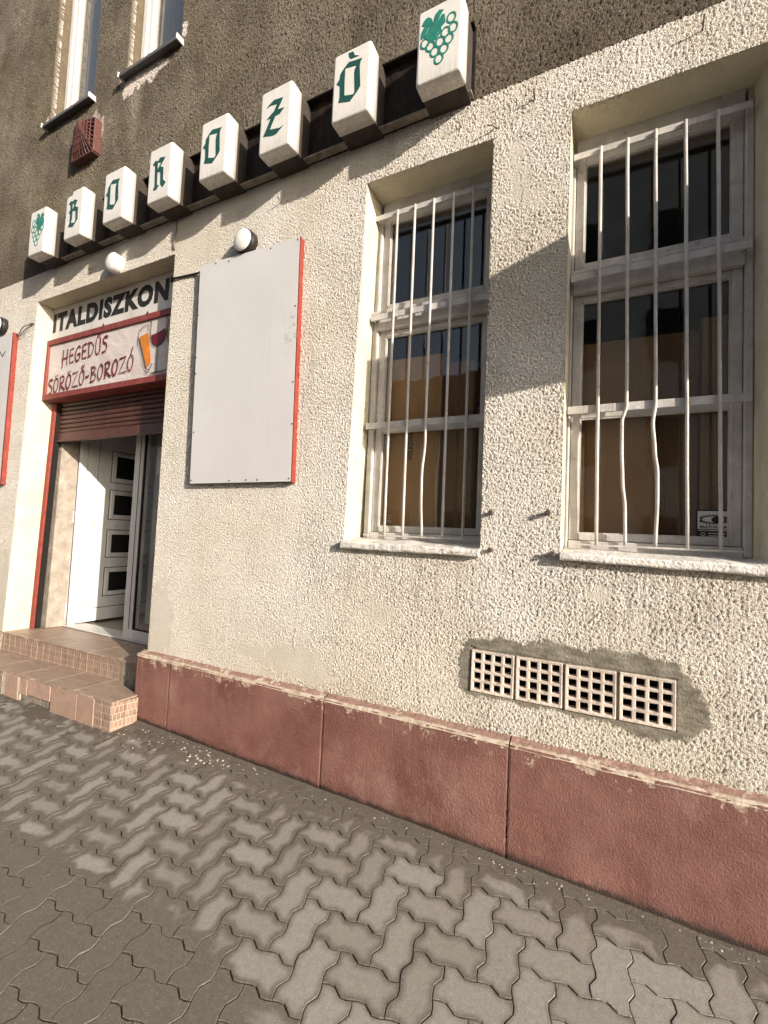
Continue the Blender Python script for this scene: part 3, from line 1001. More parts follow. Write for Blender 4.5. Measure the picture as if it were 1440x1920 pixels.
PATCHES = [(-2.76, -0.62, 0.15, 0.26), (-2.80, -0.80, 0.14, 0.10), (-1.62, -0.74, 0.24, 0.10), (-1.95, -0.74, 0.14, 0.05), (-1.5, -0.80, 0.2, 0.05),
           (-0.46, 1.86, 0.05, 0.07), (-0.44, 1.70, 0.06, 0.10), (-0.37, 1.60, 0.07, 0.07), (-0.40, 2.02, 0.05, 0.03),
           (-5.05, -0.65, 0.5, 0.42), (-0.05, -0.2, 0.05, 0.04), (-1.1, -0.4, 0.1, 0.06), (-3.6, 2.14, 0.5, 0.05), (-2.3, 2.16, 0.7, 0.05)]
MORT = np.array([(-0.628, -0.494), (-0.60, -0.462), (-0.54, -0.456), (-0.45, -0.448), (-0.348, -0.453), (-0.26, -0.425), (-0.182, -0.433), (-0.10, -0.445), (-0.037, -0.43), (0.03, -0.44), (0.098, -0.425), (0.225, -0.448), (0.295, -0.53),
                 (0.325, -0.60), (0.335, -0.66), (0.30, -0.71), (0.25, -0.735), (0.193, -0.757), (0.12, -0.765), (0.055, -0.748), (-0.02, -0.728), (-0.133, -0.735), (-0.22, -0.718), (-0.329, -0.735), (-0.494, -0.722), (-0.594, -0.735), (-0.64, -0.69), (-0.645, -0.58)])


def poly_dist(px, pz, poly):
    inside = np.zeros(len(px), bool); dmin = np.full(len(px), 9.0)
    for k in range(len(poly)):
        ax, az = poly[k - 1]; bx, bz = poly[k]
        c = ((az > pz) != (bz > pz)) & (px < (bx - ax) * (pz - az) / (bz - az + 1e-12) + ax)
        inside ^= c
        dx, dz = bx - ax, bz - az
        t = np.clip(((px - ax) * dx + (pz - az) * dz) / (dx * dx + dz * dz), 0, 1)
        dmin = np.minimum(dmin, np.hypot(px - ax - t * dx, pz - az - t * dz))
    return np.where(inside, dmin, -dmin)


def a_mort(x, z):
    out = np.zeros(len(x))
    s = np.nonzero((x > -0.72) & (x < 0.42) & (z > -0.82) & (z < -0.36))[0]
    d = poly_dist(x[s], z[s], MORT) + 0.016 * vnoise(x[s], z[s], 32, 2.2) + 0.01 * vnoise(x[s], z[s], 90, 5.2)
    out[s] = np.clip(d / 0.010 + 0.3, 0, 1)
    return out


def a_patch(x, z):
    out = np.zeros(len(x))
    for k, (cx, cz, rx, rz) in enumerate(PATCHES):
        s = np.nonzero((abs(x - cx) < rx * 1.6) & (abs(z - cz) < rz * 1.6))[0]
        d = 1 - np.hypot((x[s] - cx) / rx, (z[s] - cz) / rz) + 0.45 * vnoise(x[s], z[s], 14, k * 1.9) + 0.25 * vnoise(x[s], z[s], 45, k * 3.9)
        out[s] = np.maximum(out[s], np.clip(d / 0.25, 0, 1) * 0.85)
    return np.maximum(out, a_mort(x, z))


xs = lines([-9.0, -5.45, D_L, D_R, -1.6, W1L, W1R, VL, W2L, VR, W2R, 0.75, 3.4],
           lambda m: 0.06 if (m < -5.45 or m > 0.75) else (0.0080 if m < -1.6 else (0.0052 if m < -0.6 else 0.0042)))
zs = lines([-1.5, -0.875, VB, VT, WB, D_T, WT, ZB], lambda m: 0.0055)
lower = obj('lower_wall', wall_mesh('lower_wall', xs, zs, hole_low, warp_low, {'patch': a_patch, 'mortar': a_mort}), 'white_roughcast', bld)

U1L, U1R, U2L, U2R, UB = -4.72, -4.035, -3.605, -2.955, 3.62
UTOP = 5.3
PU = [(-3.36, 3.545, 0.27, 0.095), (-3.56, 3.50, 0.08, 0.075), (-2.93, 3.70, 0.035, 0.07), (-3.98, 3.40, 0.06, 0.03), (-3.89, 3.30, 0.025, 0.12), (-3.65, 3.62, 0.04, 0.05), (-4.76, 3.66, 0.03, 0.06), (-4.0, 3.44, 0.03, 0.05)]


def a_patch_u(x, z):
    out = np.zeros(len(x))
    for k, (cx, cz, rx, rz) in enumerate(PU):
        s = np.nonzero((abs(x - cx) < rx * 1.7) & (abs(z - cz) < rz * 1.7))[0]
        d = 1 - np.hypot((x[s] - cx) / rx, (z[s] - cz) / rz) + 0.5 * vnoise(x[s], z[s], 22, k * 2.9)
        out[s] = np.maximum(out[s], np.clip(d / 0.15, 0, 1) * (0.85 if k in (0, 1, 2, 6) else 0.5))
    return out


def hole_up(x, z):
    return ((x > U1L) & (x < U1R) | (x > U2L) & (x < U2R)) & (z > UB) & (z < UTOP)


xs2 = lines([-9.0, -5.6, U1L, U1R, U2L, U2R, 0.75, 3.4], lambda m: 0.06 if (m < -5.6 or m > 0.75) else 0.0095)
zs2 = lines([ZB, UB, 4.9, UTOP, 7.0], lambda m: 0.0095 if m < 4.9 else 0.06)
upper = obj('upper_wall', wall_mesh('upper_wall', xs2, zs2, hole_up, lambda x, z: (x, z), {'patch': a_patch_u}), 'brown_roughcast', bld)

# shell: side walls, back wall, roof slab
sh = MB()
sh.box(-9.0, -8.7, 0.01, 6.9, -1.6, 7.0); sh.box(3.1, 3.4, 0.01, 6.9, -1.6, 7.0); sh.box(-8.69, 3.09, 6.6, 6.9, -1.6, 7.0)
sh.build('side_wall', 'house_render_grey', bld)
MB().box(-9.3, 3.7, -0.35, 7.2, 7.005, 7.25).build('roof_slab', 'roof_tile', bld)
# rooms behind the ground floor
it = MB()
it.box(-6.0, 2.3, 4.0, 4.1, -1.0, 2.6); it.box(-6.1, -6.0, 0.46, 4.0, -1.0, 2.6); it.box(2.3, 2.4, 0.05, 4.0, -1.0, 2.6)
it.box(-2.45, -2.35, 0.47, 3.99, -1.0, 2.6)
it.build('interior_wall', 'interior_plaster', bld)
MB().box(-6.1, 2.4, 0.43, 4.1, -1.10, -1.0).build('interior_floor', 'interior_tile', bld)
MB().box(-6.1, 2.4, 0.05, 4.1, 2.6, 2.7).build('ceiling', 'interior_plaster', bld)


# --- window reveals
def reveal(x0t, x0b, x1, zb, zt, depth, name='window_reveal', mat='cream_render', x1i=None):
    """Left jamb, head and right jamb of an opening as subdivided sheets, slightly uneven."""
    v = []; f = []

    def sheet(p00, p10, p11, p01, nu, nv):
        k = len(v)
        p00, p10, p11, p01 = map(Vector, (p00, p10, p11, p01))
        for i in range(nu + 1):
            for j in range(nv + 1):
                a = i / nu; b = j / nv
                p = p00 * (1 - a) * (1 - b) + p10 * a * (1 - b) + p11 * a * b + p01 * (1 - a) * b
                nz_ = mnoise.noise(p * 3.0) * 0.004
                v.append((p.x + nz_, p.y, p.z + nz_ * 0.6))
        for i in range(nu):
            for j in range(nv):
                f.append((k + i * (nv + 1) + j, k + (i + 1) * (nv + 1) + j, k + (i + 1) * (nv + 1) + j + 1, k + i * (nv + 1) + j + 1))
    y0 = -0.001
    x1i = x1 if x1i is None else x1i
    sheet((x0b, y0, zb), (x0t, y0, zt), (x0t, depth, zt), (x0b, depth, zb), 30, 4)
    sheet((x0t, y0, zt), (x1, y0, zt), (x1i, depth, zt - 0.012), (x0t, depth, zt - 0.012), 16, 4)
    sheet((x1, y0, zt), (x1, y0, zb), (x1i, depth, zb), (x1i, depth, zt), 30, 4)
    return obj(name, mesh(name, v, f, True), mat, bld)


reveal(-1.283, -1.324, W1R, WB - 0.02, WT, 0.26)
reveal(W2L, W2L, W2R, WB - 0.02, WT, 0.26, x1i=0.474)
reveal(-4.672, -4.795, D_R, -1.02, D_T, 0.47, 'door_reveal')


# --- ground floor windows
def wide_pane(x0, x1, z0, z1, y, parent):
    me = MB().box(x0, x1, y, y + 0.004, z0, z1)
    return me.build('pane', 'window_glass', parent)


def window(x0, x1, px0, px1):
    yf = 0.175
    w = MB()
    zt, zb = 1.905, -0.03
    # outer frame: jambs, head, sill rail, transom
    w.box(x0, px0 - 0.042, yf, 0.255, zb, zt); w.box(px1 + 0.042, x1, yf, 0.255, zb, zt)
    w.box(px0 - 0.042, px1 + 0.042, yf, 0.255, 1.893, zt + 0.08); w.box(px0 - 0.042, px1 + 0.042, yf, 0.255, zb - 0.03, 0.012)
    w.box(x0, x0 + 0.02, yf + 0.01, 0.255, zt, zt + 0.08); w.box(x1 - 0.02, x1, yf + 0.01, 0.255, zt, zt + 0.08)
    w.box(px0 - 0.042, px1 + 0.042, yf - 0.012, 0.255, 1.190, 1.300)
    fr = w.build('window', 'old_white_paint', bld, 0.006)
    dp = MB().box(x0 + 0.01, x1 - 0.01, yf - 0.032, yf - 0.013, 1.276, 1.296)
    dp.build('drip_moulding', 'old_white_paint', fr, 0.005)
    ys = yf + 0.018

    def sash(z0, z1, za, zbn, bar=None):
        s = MB()
        s.box(px0 - 0.04, px0, ys, ys + 0.04, z0, z1); s.box(px1, px1 + 0.04, ys, ys + 0.04, z0, z1)
        s.box(px0, px1, ys + 0.001, ys + 0.04, z0, za); s.box(px0, px1, ys + 0.001, ys + 0.04, zbn, z1)
        if bar:
            s.box(px0, px1, ys + 0.004, ys + 0.036, bar[0], bar[1])
        so = s.build('sash', 'old_white_paint', fr, 0.004)
        pt = MB()
        for qz0, qz1 in ([(za, bar[0]), (bar[1], zbn)] if bar else [(za, zbn)]):
            pt.box(px0, px0 + 0.006, ys + 0.008, ys + 0.02, qz0, qz1); pt.box(px1 - 0.006, px1, ys + 0.008, ys + 0.02, qz0, qz1)
            pt.box(px0 + 0.006, px1 - 0.006, ys + 0.008, ys + 0.02, qz0, qz0 + 0.006); pt.box(px0 + 0.006, px1 - 0.006, ys + 0.008, ys + 0.02, qz1 - 0.006, qz1)
        pt.build('putty_bead', 'old_white_paint', fr)
        return so
    sash(1.302, 1.891, 1.348, 1.852)
    sash(0.014, 1.188, 0.046, 1.158, (0.592, 0.642))
    for z0, z1 in ((1.346, 1.854), (0.640, 1.160), (0.044, 0.594)):
        wide_pane(px0 - 0.002, px1 + 0.002, z0, z1, ys + 0.021, fr)
    # inner lining and the board inside on which things stand
    li = MB()
    li.box(x0 - 0.03, x0 - 0.005, 0.256, 0.47, -0.05, 2.0); li.box(x1 + 0.005, x1 + 0.03, 0.256, 0.47, -0.05, 2.0)
    li.box(x0 - 0.03, x1 + 0.03, 0.256, 0.47, 2.0, 2.04)
    li.build('inner_lining', 'interior_plaster', bld)
    MB().box(x0 - 0.06, x1 + 0.06, 0.256, 0.95, -0.06, 0.01).build('inner_sill', 'old_white_paint', bld)
    bl = MB().box(x0 - 0.06, x0 - 0.031, 0.256, 0.46, 0.011, 2.3)
    bl.box(x1 + 0.031, x1 + 0.06, 0.256, 0.46, 0.011, 2.3)
    return fr


window(-1.30, -0.560, -1.220, -0.640)
window(W2L - 0.003, 0.494, -0.158, 0.422)


def grille(x0, x1, bars, bent=None):
    y = 0.125
    go = MB().box(x0 + 0.02, x1 - 0.02, y - 0.018, y + 0.006, -0.010, -0.002).build('window_grille', 'old_white_paint', bld, 0.0015)
    for z, h in ((1.845, 0.030), (1.248, 0.034), (0.615, 0.036)):
        g = MB().box(x0, x1, y - 0.004, y + 0.004, z - h / 2, z + h / 2)
        g.box(x0, x0 + 0.012, y + 0.0035, 0.176, z - 0.010, z + 0.010)
        g.box(x1 - 0.012, x1, y + 0.0035, 0.176, z - 0.010, z + 0.010)
        g.build('rail', 'old_white_paint', go, 0.0015)
    for k, (xt, xb) in enumerate(bars):
        pts = []
        bt = (bent or {}).get(k)
        if bt:
            zz = [(xt, 1.852), (xt + (bt[0][0] - xt) * 0.5, 1.25)] + bt
        else:
            zz = [(xt + (xb - xt) * t, 1.852 - 1.857 * t) for t in (0, 0.25, 0.5, 0.75, 1)]
        # smooth the bend
        for a, b in zip(zz, zz[1:]):
            for t in (0, 0.25, 0.5, 0.75):
                pts.append(((a[0] + (b[0] - a[0]) * (3 * t * t - 2 * t ** 3)), y - 0.0125, a[1] + (b[1] - a[1]) * t))
        pts.append((zz[-1][0], y - 0.0125, zz[-1][1]))
        MB().tube(pts, 0.0073, 10).build('bar', 'old_white_paint', go, smooth=True)
    return go


grille(-1.285, -0.572, [(-1.137, -1.133), (-1.029, -1.022), (-0.917, -0.910), (-0.804, -0.797), (-0.695, -0.688)],
       {2: [(-0.914, 0.615), (-0.912, 0.50), (-0.924, 0.33), (-0.922, 0.20), (-0.912, -0.003)]})
grille(W2L + 0.006, 0.478, [(-0.089, -0.074), (0.021, 0.038), (0.131, 0.153), (0.243, 0.267), (0.358, 0.379)],
       {1: [(0.036, 0.615), (0.019, 0.545), (0.020, 0.42), (0.025, 0.29), (0.037, 0.15), (0.040, 0.0)],
        2: [(0.146, 0.615), (0.137, 0.53), (0.146, 0.41), (0.157, 0.31), (0.158, 0.20), (0.153, 0.0)]})


def sill(x0, x1, seed):
    n = 36; prof = [(0.176, -0.022), (0.02, -0.040), (-0.030, -0.046), (-0.037, -0.052), (-0.038, -0.074), (-0.033, -0.081), (0.03, -0.086), (0.176, -0.088)]
    v = []; f = []
    for i in range(n + 1):
        x = x0 + (x1 - x0) * i / n
        for y, z in prof:
            w_ = mnoise.noise((x * 9, z * 20, seed)) * 0.007 + mnoise.noise((x * 30, y * 30, seed)) * 0.0025
            v.append((x, y - (w_ * 0.6 if y < 0.03 else 0), z + w_ - 0.008 * (i / n) * (1 if seed > 1 else 0.4)))
    m = len(prof)
    for i in range(n):
        for k in range(m):
            f.append((i * m + k, (i + 1) * m + k, (i + 1) * m + (k + 1) % m, i * m + (k + 1) % m))
    f.append(tuple(range(m))); f.append(tuple(n * m + k for k in reversed(range(m))))
    b = MB().add(v, f)
    return b.build('window_sill', 'sill_paint', bld, 0.003)


sill(-1.322, -0.563, 0.7)
sill(-0.211, 0.60, 2.4)

# --- plinth
joints = [-2.90, -2.565, -1.366, -0.395, 0.62, 1.75, 3.4]
for k, (a, b) in enumerate(zip(joints, joints[1:])):
    st = 0.010 if b < 1 else 0.05
    g = 0.0028 if k not in (0,) else 0.0012
    xa = np.linspace(a + (g if k else 0), b - g, max(2, int((b - a) / st)))
    zt = -0.890
    za = np.linspace(-1.50, zt, 62)
    X, Z = np.meshgrid(xa, za, indexing='ij')
    nx, nz = X.shape
    yv = np.full(X.size, -0.050 - 0.002 * (k % 2))
    v = np.stack([X.ravel(), yv, Z.ravel()], 1)
    vid = np.arange(nx * nz).reshape(nx, nz)
    q = np.stack([vid[:-1, :-1].ravel(), vid[1:, :-1].ravel(), vid[1:, 1:].ravel(), vid[:-1, 1:].ravel()], 1)
    # return faces at the two ends and the top
    def ext(ids, flip):
        global v, q
        bk = v[ids].copy(); bk[:, 1] = 0.02
        n0 = len(v); v = np.concatenate([v, bk])
        nid = n0 + np.arange(len(ids))
        s = np.stack([ids[:-1], ids[1:], nid[1:], nid[:-1]], 1)
        if flip:
            s = s[:, ::-1]
        q = np.concatenate([q, s])
    ext(vid[0, :], False); ext(vid[-1, :], True); ext(vid[:, -1], False)
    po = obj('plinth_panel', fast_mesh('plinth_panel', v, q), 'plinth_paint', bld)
    # sloped, crumbling top
    za = np.linspace(0, 1, 9)
    X, T = np.meshgrid(xa, za, indexing='ij')
    x = X.ravel(); t = T.ravel()
    y = -0.053 + t * 0.060
    z = -0.889 + t * 0.022
    nn = vnoise(x, t, 11, 4.4); n2 = vnoise(x, t, 40, 1.4)
    y = y - np.where(t < 0.1, 0.004 * nn, 0)
    z = z + 0.004 * nn * (t > 0.05) + 0.003 * n2
    z = np.where(t < 0.01, -0.899 + 0.010 * np.minimum(0, nn + 0.1), z)
    y = np.where(t < 0.01, -0.0545, y)
    vid = np.arange(len(x)).reshape(X.shape)
    q2 = np.stack([vid[:-1, :-1].ravel(), vid[1:, :-1].ravel(), vid[1:, 1:].ravel(), vid[:-1, 1:].ravel()], 1)
    obj('plinth_top', fast_mesh('plinth_top', np.stack([x, y, z], 1), q2), 'plinth_top_render', bld)
MB().box(-2.888, 3.39, -0.030, 0.03, -1.5, -0.91).build('plinth_core', 'void_dark', bld)

# --- the four ceramic vent bricks
vw = (VR - VL) / 4


def vent_brick():
    w, h = 0.194, 0.190
    hole, rim = 0.0305, 0.013
    pit = (w - 2 * rim - 4 * hole) / 3
    pz = (h - 2 * rim - 4 * hole) / 3
    b = MB()
    xsv = [0]; 
    for k in range(4):
        xsv += [rim + k * (hole + pit), rim + k * (hole + pit) + hole]
    xsv.append(w)
    zsv = [0]
    for k in range(4):
        zsv += [rim + k * (hole + pz), rim + k * (hole + pz) + hole]
    zsv.append(h)
    v = []; f = []
    nx, nz = len(xsv), len(zsv)
    for y in (0.0, 0.035):
        for x in xsv:
            for z in zsv:
                v.append((x, y + (0.002 if y == 0 and 0 < x < w and 0 < z < h else 0), z))
    idx = lambda i, j, k: k * nx * nz + i * nz + j
    solid = lambda i, j: 0 <= i < nx - 1 and 0 <= j < nz - 1 and not (i % 2 == 1 and j % 2 == 1)
    for i in range(nx - 1):
        for j in range(nz - 1):
            if not solid(i, j):
                continue
            f.append((idx(i, j, 0), idx(i + 1, j, 0), idx(i + 1, j + 1, 0), idx(i, j + 1, 0)))
            if not solid(i - 1, j): f.append((idx(i, j, 0), idx(i, j + 1, 0), idx(i, j + 1, 1), idx(i, j, 1)))
            if not solid(i + 1, j): f.append((idx(i + 1, j + 1, 0), idx(i + 1, j, 0), idx(i + 1, j, 1), idx(i + 1, j + 1, 1)))
            if not solid(i, j - 1): f.append((idx(i + 1, j, 0), idx(i, j, 0), idx(i, j, 1), idx(i + 1, j, 1)))
            if not solid(i, j + 1): f.append((idx(i, j + 1, 0), idx(i + 1, j + 1, 0), idx(i + 1, j + 1, 1), idx(i, j + 1, 1)))
    me = mesh('vent_brick', v, f)
    me.materials.append(M['vent_ceramic'])
    return me


vme = vent_brick()
for k in range(4):
    o = bpy.data.objects.new('vent_brick', vme)
    link(o, bld)
    o.location = Vector((VL + 0.006 + k * vw, -0.010 + random.uniform(-.0015, .0015), VB + 0.006 + random.uniform(-.002, .002))) - BASE
    o.rotation_euler = (random.uniform(-.01, .01), random.uniform(-.012, .012), random.uniform(-.01, .01))
    md = o.modifiers.new('bevel', 'BEVEL'); md.width = 0.0028; md.segments = 2; md.limit_method = 'ANGLE'
MB().box(VL - 0.01, VR + 0.01, 0.05, 0.08, VB - 0.01, VT + 0.01).build('vent_back', 'void_dark', bld)
mj = MB()
mj.box(VL - 0.008, VR + 0.008, -0.002, 0.03, VB - 0.006, VB + 0.007); mj.box(VL - 0.008, VR + 0.008, -0.002, 0.03, VT - 0.007, VT + 0.006)
for k in range(5):
    xx = VL + k * vw
    mj.box(xx - 0.007, xx + 0.008, -0.0015, 0.031, VB + 0.0075, VT - 0.0075)
mj.build('vent_mortar', 'mortar_joint', bld)

# --- doorway: inner pier strip, shutter guide, shutter, door
pier = MB()
pier.add([(-4.80, 0.275, -1.0), (-4.665, 0.275, -1.0), (-4.615, 0.47, -1.0), (-4.80, 0.47, -1.0), (-4.72, 0.275, 1.2), (-4.622, 0.275, 1.2), (-4.585, 0.47, 1.2), (-4.72, 0.47, 1.2)],
         [(0, 3, 2, 1), (4, 5, 6, 7), (0, 1, 5, 4), (1, 2, 6, 5), (2, 3, 7, 6), (3, 0, 4, 7)])
pier.build('door_jamb_plaster', 'plaster_grey', bld, 0.006)
rl = MB()
rl.bar((-4.660, 0.449, -1.0), (-4.632, 0.449, 1.1), 0.010, 0.006)
gd = MB()
gd.add([(-4.790, 0.200, -1.0), (-4.735, 0.200, -1.0), (-4.735, 0.262, -1.0), (-4.790, 0.262, -1.0), (-4.705, 0.200, 1.08), (-4.650, 0.200, 1.08), (-4.650, 0.262, 1.08), (-4.705, 0.262, 1.08)],
       [(0, 3, 2, 1), (4, 5, 6, 7), (0, 1, 5, 4), (1, 2, 6, 5), (2, 3, 7, 6), (3, 0, 4, 7)])
gd.build('shutter_guide', 'red_paint', bld, 0.005)
MB().add([(-4.733, 0.215, -1.0), (-4.712, 0.215, -1.0), (-4.712, 0.255, -1.0), (-4.733, 0.255, -1.0), (-4.648, 0.215, 1.08), (-4.627, 0.215, 1.08), (-4.627, 0.255, 1.08), (-4.648, 0.255, 1.08)],
         [(0, 3, 2, 1), (4, 5, 6, 7), (0, 1, 5, 4), (1, 2, 6, 5), (2, 3, 7, 6), (3, 0, 4, 7)]).build('guide_slot', 'void_dark', bld)
rl.build('red_paint_line', 'dull_red_paint', bld)

shut = MB()
shut.box(-4.66, D_R + 0.004, 0.236, 0.262, 0.722, 0.806)
shut_o = shut.build('roller_shutter', 'shutter_brown', bld, 0.004)
lip = MB().box(-4.66, D_R + 0.004, 0.226, 0.2355, 0.722, 0.735)
lip.build('bottom_lip', 'shutter_brown', shut_o, 0.002)
pitch = 0.041
prof = [(0.252, 0.0), (0.243, 0.002), (0.2385, 0.010), (0.2375, 0.0185), (0.2385, 0.027), (0.243, 0.035), (0.252, 0.037), (0.256, 0.037), (0.256, 0.0)]
sv = []; sf = []
for x in (-4.66, D_R + 0.004):
    sv += [(x, y, z) for y, z in prof]
m = len(prof)
for k in range(m):
    sf.append((k, (k + 1) % m, m + (k + 1) % m, m + k))
sf.append(tuple(reversed(range(m)))); sf.append(tuple(range(m, 2 * m)))
sme = mesh('slat', sv, sf); sme.materials.append(M['shutter_brown'])
for k in range(9):
    o = bpy.data.objects.new('slat', sme)
    link(o, shut_o)
    o.location = (0, 0, 0.808 + k * pitch)

# fixed white frame with a mullion and a side light; the leaf stands open, swung inwards
FY = 0.415
df = MB()
df.box(-4.655, -4.575, FY, FY + 0.07, -0.985, 1.30)
df.box(-3.765, -3.655, FY, FY + 0.07, -0.985, 1.30)
df.box(-3.655, -2.80, FY, FY + 0.07, -0.985, -0.905)
df.box(-2.90, -2.80, FY + 0.001, FY + 0.071, -0.905, 1.30)
df.box(-4.655, -2.80, FY, FY + 0.07, 1.305, 1.40)
dfo = df.build('door_frame', 'white_pvc', bld, 0.006)
gsk = MB()
gsk.box(-4.600, -4.594, FY - 0.003, FY - 0.0005, -0.98, 1.3); gsk.box(-3.690, -3.684, FY - 0.003, FY - 0.0005, -0.90, 1.3)
gsk.box(-3.654, -3.646, FY + 0.01, FY + 0.03, -0.904, 1.3); gsk.box(-3.645, -2.901, FY + 0.01, FY + 0.03, -0.904, -0.896)
gsk.build('gasket', 'rubber_black', dfo)
wide_pane(-3.655, -2.90, -0.905, 1.30, FY + 0.03, dfo)
MB().box(-3.62, -2.95, FY + 0.10, FY + 0.104, -0.86, 1.25).build('side_light_blind', 'sign_white', dfo)
ntc = MB().box(-3.50, -3.30, FY + 0.022, FY + 0.026, 0.42, 0.66)
ntc.build('notice', 'sign_white', dfo)
MB().box(-4.63, -4.60, FY - 0.012, FY - 0.0005, -0.02, 0.09).build('strike_plate', 'grey_pvc', dfo, 0.003)
MB().box(-4.635, -4.605, FY - 0.014, FY - 0.0005, -0.93, -0.78).build('hinge_cover', 'grey_pvc', dfo, 0.003)
thr = MB().box(-4.66, -2.80, FY - 0.01, FY + 0.16, -0.9995, -0.986)
thr.build('threshold', 'grey_pvc', bld, 0.003)

# leaf in its own axes: u along the leaf from hinge, built swung 90 degrees into the room
LX = -4.572


def leaf_box(b, u0, u1, t0, t1, z0, z1):
    b.box(LX - 0.055 + t0, LX - 0.055 + t1, 0.49 + u0, 0.49 + u1, z0, z1)


lf = MB()
pz = [(0.445, 0.685), (0.070, 0.290), (-0.315, -0.115), (-0.700, -0.495)]
leaf_box(lf, 0.0, 0.265, 0, 0.055, -0.975, 1.24)
leaf_box(lf, 0.645, 0.90, 0, 0.055, -0.975, 1.24)
zz = [-0.975] + [q for p in reversed(pz) for q in p] + [1.24]
for a, b in zip(zz[0::2], zz[1::2]):
    leaf_box(lf, 0.265, 0.645, 0, 0.055, a, b)
lfo = lf.build('door', 'white_pvc', bld, 0.002)
for a, b in pz:
    rim = MB()
    t0, t1 = 0.0555, 0.074
    leaf_box(rim, 0.235, 0.275, t0, t1, a - 0.035, b + 0.035); leaf_box(rim, 0.635, 0.675, t0, t1, a - 0.035, b + 0.035)
    leaf_box(rim, 0.2755, 0.6345, t0, t1 - 0.001, a - 0.035, a + 0.008); leaf_box(rim, 0.2755, 0.6345, t0, t1 - 0.001, b - 0.008, b + 0.035)
    rim.build('pane_moulding', 'white_pvc', lfo, 0.007)
    gr0 = MB()  # dark strips stand in for the crease shade round the moulding
    leaf_box(gr0, 0.226, 0.234, 0.0552, 0.0568, a - 0.044, b + 0.044); leaf_box(gr0, 0.676, 0.684, 0.0552, 0.0568, a - 0.044, b + 0.044)
    leaf_box(gr0, 0.2342, 0.6758, 0.0552, 0.0568, a - 0.044, a - 0.036); leaf_box(gr0, 0.2342, 0.6758, 0.0552, 0.0568, b + 0.036, b + 0.044)
    gr0.build('moulding_shade_line', 'sheet_sill_grey', lfo)
    pn = MB(); leaf_box(pn, 0.266, 0.644, 0.022, 0.032, a + 0.001, b - 0.001)
    pn.build('pane', 'void_dark', lfo)
gv = MB()
leaf_box(gv, 0.12, 0.80, 0.0555, 0.0575, -0.852, -0.846); leaf_box(gv, 0.0985, 0.1015, 0.0555, 0.0575, -0.84, 1.2)
gv.build('groove_line', 'rubber_black', lfo)
hd = MB()
leaf_box(hd, 0.825, 0.865, 0.0555, 0.066, 0.0, 0.22)
hd.tube([(LX + 0.01, 0.49 + 0.845, 0.13), (LX + 0.055, 0.49 + 0.845, 0.13), (LX + 0.06, 0.49 + 0.83, 0.13), (LX + 0.06, 0.49 + 0.72, 0.128)], 0.009, 8)
hd.build('handle', 'grey_pvc', lfo)
for z in (-0.75, 0.1, 0.9):
    MB().tube([(LX - 0.005, 0.484, z - 0.05), (LX - 0.005, 0.484, z + 0.05)], 0.011, 8).build('hinge', 'grey_pvc', lfo)


